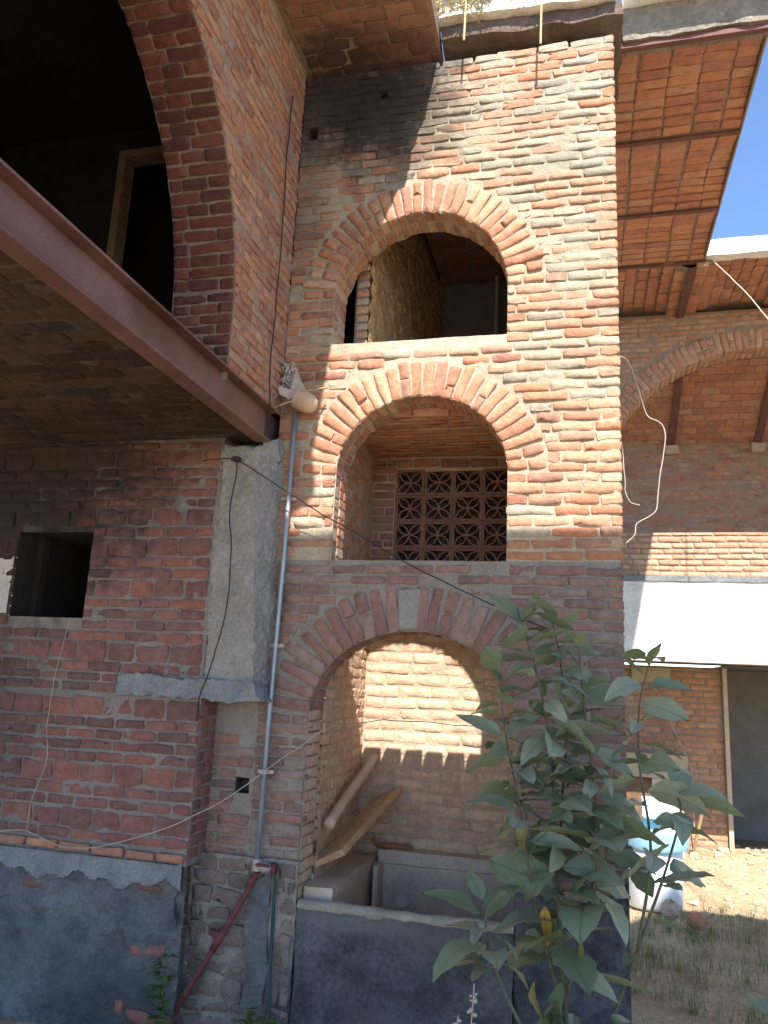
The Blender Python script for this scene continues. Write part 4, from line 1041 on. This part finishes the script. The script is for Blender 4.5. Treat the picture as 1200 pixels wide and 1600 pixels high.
for x in (3.315, 4.745):
    m2 = MB(); m2.box((x - .045, 3.66, 6.235), (x + .045, 4.84, 6.26)); m2.build('eave_beam', M_PURL, far)
for x in (3.40, 4.60):
    m2 = MB(); p0 = np.array([x, 5.2, 6.17]); p1 = np.array([x, 7.09, 5.235]); w = np.array([.05, 0, 0]); h = np.array([0, 0, .03])
    m2.hexa([p0 - w - h, p0 + w - h, p1 + w - h, p1 - w - h, p0 - w + h, p0 + w + h, p1 + w + h, p1 - w + h], .004); m2.build('vault_beam', M_PURL, far)
    m2 = MB(); m2.box((x - .09, 7.0, 5.08), (x + .09, 7.1, 5.22), .006); m2.build('corbel', M_MORTW, far)
# doorway and its dark room
m2 = MB(); m2.box((3.875, 6.44, -.7), (3.93, 6.75, 1.93), .01); m2.build('door_jamb', M_POLE, far)
m2 = MB(); m2.add([(3.93, 6.75, -.7), (7, 6.75, -.7), (7, 9, -.7), (3.93, 9, -.7), (3.93, 6.75, 1.97), (7, 6.75, 1.97), (7, 9, 1.97), (3.93, 9, 1.97)], [(2, 6, 7, 3), (0, 3, 7, 4), (1, 5, 6, 2), (4, 7, 6, 5)]); m2.build('doorway_room', M_DARKP, far)
m2 = MB(); m2.box((2.72, 6.44, 1.70), (3.22, 6.49, 1.90), .006); m2.build('lintel', M_CABI, far)

# clutter in front of the far wall
cab = thing('old_cabinet', 'broken tan wooden cabinet with one pale panel under the balcony', 'cabinet', (2.95, 6.2, -.5))
m2 = MB(); m2.box((2.45, 6.05, .50), (3.36, 6.4, .80), .006); m2.build('top_board', M_CABI, cab)
m2 = MB(); m2.box((2.45, 6.1, -.55), (2.92, 6.38, .495), .006); m2.build('door', M_DWOOD, cab)
m2 = MB(); m2.box((2.925, 6.08, -.55), (3.30, 6.38, .495), .006); m2.build('pale_panel', M_PALE, cab)
m2 = MB(); m2.tube([(3.36, 6.3, -.62), (3.46, 6.1, -.1), (3.52, 6.0, .2)], .02, 8); tag(m2.build('wooden_stick', M_WOOD), 'thin stick leaning beside the old cabinet', 'stick')
barrel = thing('plastic_barrel', 'sunlit pale blue plastic barrel behind the leafy shrub', 'barrel', (2.78, 4.25, -.6))
m2 = MB(); m2.lathe([(.0, -.6), (.26, -.6), (.285, -.57), (.295, -.35), (.305, -.33), (.305, -.30), (.295, -.28), (.30, -.08), (.295, .0), (.285, .02), (.27, -.02), (.25, -.5), (0, -.5)], (2.78, 4.3, 0), 28); m2.build('drum', M_WPLA, barrel, smooth=True)
m2 = MB(); m2.lathe([(.33, -.02), (.35, .02), (.36, .16), (.365, .20), (.35, .20), (.33, .05), (.0, .03)], (2.80, 4.3, 0), 28); m2.build('basin', M_BLUE, barrel, smooth=True)
m2 = MB(); m2.box((2.70, 4.5, .22), (2.96, 4.62, .44), bev=.02, jit=.01); tag(m2.build('white_canister', M_WPLA), 'white plastic canister standing on the blue barrel', 'canister')
m2 = MB(); m2.hexa([(2.46, 4.3, .1), (2.52, 4.3, .1), (2.52, 4.33, .1), (2.46, 4.33, .1), (2.40, 4.38, .55), (2.45, 4.38, .55), (2.45, 4.41, .55), (2.40, 4.41, .55)], .004); tag(m2.build('white_stick', M_WHITE), 'white stick leaning against the blue barrel', 'stick')
m2 = MB()
def rock(m2, c, r, seed, sq=(1, 1, .7)):
    q = np.random.default_rng(seed); V = []; F = []; nl, ns = 5, 8
    for i in range(nl + 1):
        ph = math.pi * i / nl
        for k in range(ns):
            th = 2 * math.pi * k / ns; rr = r * (1 + q.uniform(-.25, .25)); V.append((rr * math.sin(ph) * math.cos(th) * sq[0], rr * math.sin(ph) * math.sin(th) * sq[1], rr * math.cos(ph) * sq[2]))
    for i in range(nl):
        for k in range(ns): F.append((i * ns + k, (i + 1) * ns + k, (i + 1) * ns + (k + 1) % ns, i * ns + (k + 1) % ns))
    m2.add(np.array(V) + c, F)
for i in range(900):
    x = rnd(2.7, 5.6); y = rnd(4.2, 7.0); r = rnd(.008, .035) * (1 if random.random() < .9 else 2.4)
    rock(m2, np.array([x, y, gh(x, y) + r * .1]), r, i, (1, rnd(.6, 1), rnd(.35, .7)))
o = m2.build('rubble', M_RUBB, kind='stuff'); tag(o, 'sunlit heap of pale rubble before the dark doorway', 'rubble')
m2 = MB(); rock(m2, np.array([3.12, 3.55, -.52]), .085, 991, (1.2, 1, .8)); tag(m2.build('brick_chunk', M_LWALL), 'broken red brick chunk lying among the weeds', 'brick')
m2 = MB(); rock(m2, np.array([2.90, 3.75, -.5]), .10, 992, (1., 1, .9)); tag(m2.build('clay_lump', M_MORTW), 'rounded tan clay lump beside the red brick chunk', 'lump')

# ================================================================== PLANTS
def leaf_geom(length, width, droop, fold, curl, seed, n=8):
    q = np.random.default_rng(seed); V = []; UV = []; F = []
    for i in range(n + 1):
        t = i / n
        w = width * .5 * (math.sin(math.pi * t ** .82) ** .8) * (1 - .12 * t) if 0 < t < 1 else 0.002
        ang = -droop * t; x = length * (math.sin(droop * t) / droop if droop else t); z = -length * ((1 - math.cos(droop * t)) / droop if droop else 0)
        rip = q.uniform(-.09, .09) * width; w *= q.uniform(.9, 1.08)
        for sx in (-1, 0, 1):
            y = sx * w; zz = z + abs(sx) * w * math.tan(fold) + (rip * abs(sx)) + curl * sx * w * t
            V.append((x, y, zz)); UV.append((t, .5 + .5 * sx * (w / (width * .5))))
    for i in range(n):
        a = 3 * i; F += [(a, a + 3, a + 4, a + 1), (a + 1, a + 4, a + 5, a + 2)]
    return np.array(V), F, UV
def leaf_mesh(name, mat, *a):
    V, F, UV = leaf_geom(*a); me = bpy.data.meshes.new(name); me.from_pydata(V.tolist(), [], F); me.materials.append(mat)
    ul = me.uv_layers.new(name="UVMap")
    li = np.zeros(len(me.loops), np.int32); me.loops.foreach_get("vertex_index", li)
    ul.data.foreach_set("uv", np.array(UV)[li].ravel()); me.polygons.foreach_set("use_smooth", [True] * len(F)); me.update(); return me
LEAVES = [leaf_mesh('leaf', M_LEAF, 1., w, d, f, c, i) for i, (w, d, f, c) in enumerate([(.46, .5, .2, .1), (.52, .7, .16, -.15), (.44, .35, .3, .2), (.48, .95, .14, .1), (.54, .6, .1, -.1), (.44, .25, .25, .05)])]
LEAVESB = [leaf_mesh('leaf', M_LEAFB, 1., w, d, f, c, 20 + i) for i, (w, d, f, c) in enumerate([(.44, .8, .25, .2), (.48, 1.2, .2, -.2), (.40, .6, .4, .1)])]
LEAFY = leaf_mesh('leaf', M_LEAFY, 1., .3, .4, .3, .2, 50)
LEAFW = [leaf_mesh('leaf', M_WEED, 1., w, d, .2, .1, 60 + i) for i, (w, d) in enumerate([(.5, .6), (.4, .9), (.6, .4)])]

def put_leaf(parent, me, p, d, roll, L, name='leaf', wscale=1.):
    d = Vector(d).normalized(); up = Vector((0, 0, 1))
    y = up.cross(d); y = y.normalized() if y.length > 1e-3 else Vector((1, 0, 0)); z = d.cross(y)
    R3 = Matrix((d, y, z)).transposed() @ Matrix.Rotation(roll, 3, 'X')
    M = (R3 @ Matrix.Diagonal((L, L * wscale, L))).to_4x4(); M.translation = Vector(p) - Vector(base_of(parent))
    o = bpy.data.objects.new(name, me); o.parent = parent; o.matrix_local = M; COL.objects.link(o); return o

shrub = thing('leafy_shrub', 'tall shrub with large green leaves growing before the tower corner', 'shrub', (2.0, -.75, -.6))
def stem(pts, r0, r1, name='stem'):
    P = smooth_path(pts, 26); m2 = MB(); m2.tube(P, np.linspace(r0, r1, len(P)), 8); m2.build(name, M_BARK, shrub, smooth=True); return P
stems = []
base = (2.02, -.75, -.62)
S1 = stem([base, (2.0, -.75, 0.), (1.97, -.74, .35), (1.955, -.72, .8), (1.93, -.7, 1.2), (1.86, -.68, 1.6), (1.745, -.7, 1.97)], .015, .004)
S2 = stem([(2.0, -.75, .12), (2.07, -.72, .4), (2.16, -.7, .75), (2.14, -.66, 1.05), (2.10, -.62, 1.4), (2.06, -.6, 1.85)], .009, .0035)
S3 = stem([(1.99, -.75, .05), (1.86, -.8, .5), (1.78, -.78, .95), (1.70, -.75, 1.3), (1.66, -.72, 1.62)], .008, .003)
S4 = stem([(2.06, -.75, -.55), (2.2, -.74, -.0), (2.33, -.72, .35), (2.47, -.7, .72), (2.55, -.68, 1.0), (2.50, -.66, 1.1)], .010, .004)
S5 = stem([(2.33, -.72, .35), (2.40, -.75, .8), (2.36, -.7, 1.2), (2.37, -.66, 1.5), (2.44, -.64, 1.76)], .008, .003)
S6 = stem([(2.03, -.78, -.5), (2.15, -.85, .02), (2.35, -.88, .04), (2.55, -.9, -.06), (2.75, -.9, -.2)], .014, .006)
S9 = stem([(2.15, -.85, .02), (2.4, -.95, -.02), (2.65, -1.0, .1), (2.85, -1.0, .22)], .009, .004)
S7 = stem([(2.0, -.76, -.3), (1.80, -.95, .05), (1.66, -1.0, .35), (1.64, -1.02, .55)], .010, .005)
S8 = stem([(1.96, -.74, .7), (1.98, -.6, 1.0), (2.0, -.55, 1.35), (1.97, -.52, 1.7), (1.93, -.5, 1.9)], .009, .004)
def leaves_on(P, n, t0, t1, L0, L1, seed, side_bias=None, pale=.25):
    q = random.Random(seed); ph = q.uniform(0, 6.28)
    for i in range(n):
        t = t0 + (t1 - t0) * (i + q.uniform(-.3, .3)) / max(1, n - 1); t = min(max(t, 0), 1)
        p = P[int(t * (len(P) - 1))]
        ph += 2.4
        d = np.array([.85 * math.cos(ph), .9 * math.sin(ph), q.uniform(-.3, .45)])
        if t > .9: d[2] += .5
        if side_bias is not None: d = d + np.array(side_bias)
        me = q.choice(LEAVESB) if q.random() < pale else q.choice(LEAVES)
        L = (L0 + (L1 - L0) * t) * 1.26; L *= q.uniform(.6, 1.25)
        dn = d / np.linalg.norm(d)
        put_leaf(shrub, me, np.asarray(p) + dn * .025, d, q.uniform(-.9, .9), L, wscale=q.uniform(.8, 1.25))
leaves_on(S1, 64, .30, 1, .30, .17, 1)
leaves_on(S2, 46, .3, 1, .30, .17, 2)
leaves_on(S3, 30, .42, 1, .28, .17, 3)
leaves_on(S4, 13, .45, 1, .21, .18, 4, (.35, 0, 0), .1)
leaves_on(S5, 26, .2, 1, .24, .16, 5)
leaves_on(S6, 8, .35, 1, .18, .16, 6, None, .1)
leaves_on(S7, 13, .6, 1, .24, .22, 7, (-.3, -.3, .1), .15)
leaves_on(S9, 7, .3, 1, .18, .15, 19, (.3, 0, 0), .1)
leaves_on(S8, 30, .15, 1, .26, .16, 8)
leaves_on(S1, 5, .10, .35, .26, .24, 9, None, .3)
LEAFO = leaf_mesh('leaf', M_LEAFO, 1., .4, 1.6, .5, .3, 51)
for p, d, L in (((1.86, -.85, .2), (-.1, -.1, -1), .27), ((1.93, -.85, .05), (.15, -.2, -1), .3), ((2.06, -.85, .42), (.2, -.1, -1), .22), ((1.82, -.82, .9), (-.5, -.2, -.9), .2)):
    put_leaf(shrub, LEAFO, p, d, rnd(-.6, .6), L)
put_leaf(shrub, LEAFY, (1.90, -.78, .52), (.05, -.1, -1), .3, .21)
for p, d, L in (((2.0, -.8, .1), (-.7, -.3, -.6), .28), ((2.04, -.8, .0), (-.9, -.2, -.1), .26), ((1.98, -.8, .2), (-.3, -.2, -1), .24), ((2.0, -.8, -.05), (.5, -.3, .3), .25), ((2.1, -.8, -.1), (.8, -.2, .2), .25)):
    put_leaf(shrub, LEAVES[1], p, d, rnd(-.3, .3), L)

def weed(name, label, x, y, z, h, n, L, mat_leaves, spread=.06, seed=0, stems_n=3):
    t = thing(name, label, 'weed', (x, y, z)); q = random.Random(seed)
    for s in range(stems_n):
        dx, dy = q.uniform(-spread, spread), q.uniform(-spread, spread); hh = h * q.uniform(.6, 1)
        P = smooth_path([(x, y, z), (x + dx * .6, y + dy * .6, z + hh * .5), (x + dx * 1.6, y + dy * 1.2, z + hh)], 10)
        m2 = MB(); m2.tube(P, np.linspace(.005, .002, len(P)), 5); m2.build('stem', M_BARK, t)
        for i in range(n):
            a = q.uniform(0, 6.28); k = q.uniform(.25, 1)
            put_leaf(t, q.choice(mat_leaves), P[int(k * (len(P) - 1))], (math.cos(a), math.sin(a), q.uniform(-.1, .6)), q.uniform(-.5, .5), L * q.uniform(.6, 1.2))
weed('weed', 'feathery green weed at the corner of the plastered base', -.335, -.36, -.68, .70, 20, .075, LEAFW, .03, 3, 4)
weed('weed', 'bright green leafy weed beside the foot of the green hose', .27, -.22, -.68, .45, 12, .10, LEAFW, .09, 4, 4)

def blades(name, label, pts, hmin, hmax, mat, lean=.35, w=.004, cat='grass'):
    m2 = MB()
    for (x, y, z) in pts:
        h = rnd(hmin, hmax); a = rnd(0, 6.28); l = rnd(.05, lean) * h; dx, dy = math.cos(a), math.sin(a); px, py = -dy * w, dx * w
        V = []
        for t in (0, .5, 1):
            c = np.array([x + dx * l * t * t, y + dy * l * t * t, z + h * t * (1 - .15 * t)]); k = 1 - t * .85
            V += [c + np.array([px * k, py * k, 0]), c - np.array([px * k, py * k, 0])]
        m2.add(V, [(0, 1, 3, 2), (2, 3, 5, 4)])
    o = m2.build(name, mat, kind='stuff'); tag(o, label, cat); return o
pts = []
for i in range(420):
    cx = rnd(2.35, 5.2); cy = rnd(-1.2, 4.5); k = random.randrange(4, 30); sp = rnd(.02, .11)
    if cx < 2.45 and cy > -.15: continue
    for q in range(k):
        x = cx + random.gauss(0, sp); y = cy + random.gauss(0, sp); pts.append((x, y, gh(x, y) - .01))
blades('grass', 'sparse dry and green grass on the dirt right of the tower', pts, .04, .24, rough_mat("grass_mix", (.11, .16, .045), (.33, .28, .12), 2.5, 60, .1, .002, speck=.3), 1.2, .0026)
pts = [(rnd(2.5, 3.9), rnd(1.2, 3.8), -.62) for i in range(140)]
blades('tall_weeds', 'thin tall stalks of dry weeds before the rubble', pts, .25, .6, M_DRY, .3, .0025, 'weeds')
pts = [(rnd(1.02, 1.42) if random.random() < .6 else rnd(1.4, 2.3), rnd(-.17, -.02), rnd(6.36, 6.52)) for i in range(640)]
blades('roof_grass', 'dry yellow grass tuft hanging on the roof edge above the tower', pts, .05, .26, M_DRY, 1.6, .004)
m2 = MB()
for (x, z1) in ((1.28, 6.62), (1.83, 6.44)):
    m2.tube([(x, -.17, 6.02 if x > 1.5 else 6.15), (x + .005, -.175, 6.3), (x + .01, -.17, z1)], .008, 6)
for i in range(160):
    p = np.array([random.choice((1.08, 1.28, 1.36)) + rnd(-.12, .12), -.16 + rnd(-.04, .04), 6.52 + rnd(-.1, .12)]); q = p + np.array([rnd(-.06, .06), rnd(-.03, .03), rnd(-.02, .08)]); m2.tube([p, (p + q) / 2 + .01, q], .006, 4)
tag(m2.build('dry_stalks', M_DRY), 'dry seed stalks standing out from the tower top', 'weed')
# dead seed heads before the tub
dead = thing('dead_weed', 'pale dead weed with fluffy seed heads before the dark tub front', 'weed', (1.46, -.5, -.6))
for (x, h) in ((1.42, .18), (1.50, .34), (1.46, .1)):
    P = smooth_path([(x, -.5, -.65), (x + .01, -.5, -.3), (x + .03, -.5, -.3 + h)], 10); m2 = MB(); m2.tube(P, .003, 5)
    for i in range(26):
        k = rnd(.45, 1); p = P[int(k * (len(P) - 1))] + RNG.uniform(-.018, .018, 3); rock(m2, p, rnd(.006, .013), i + int(x * 100))
    m2.build('seed_stalk', M_CARD, dead)
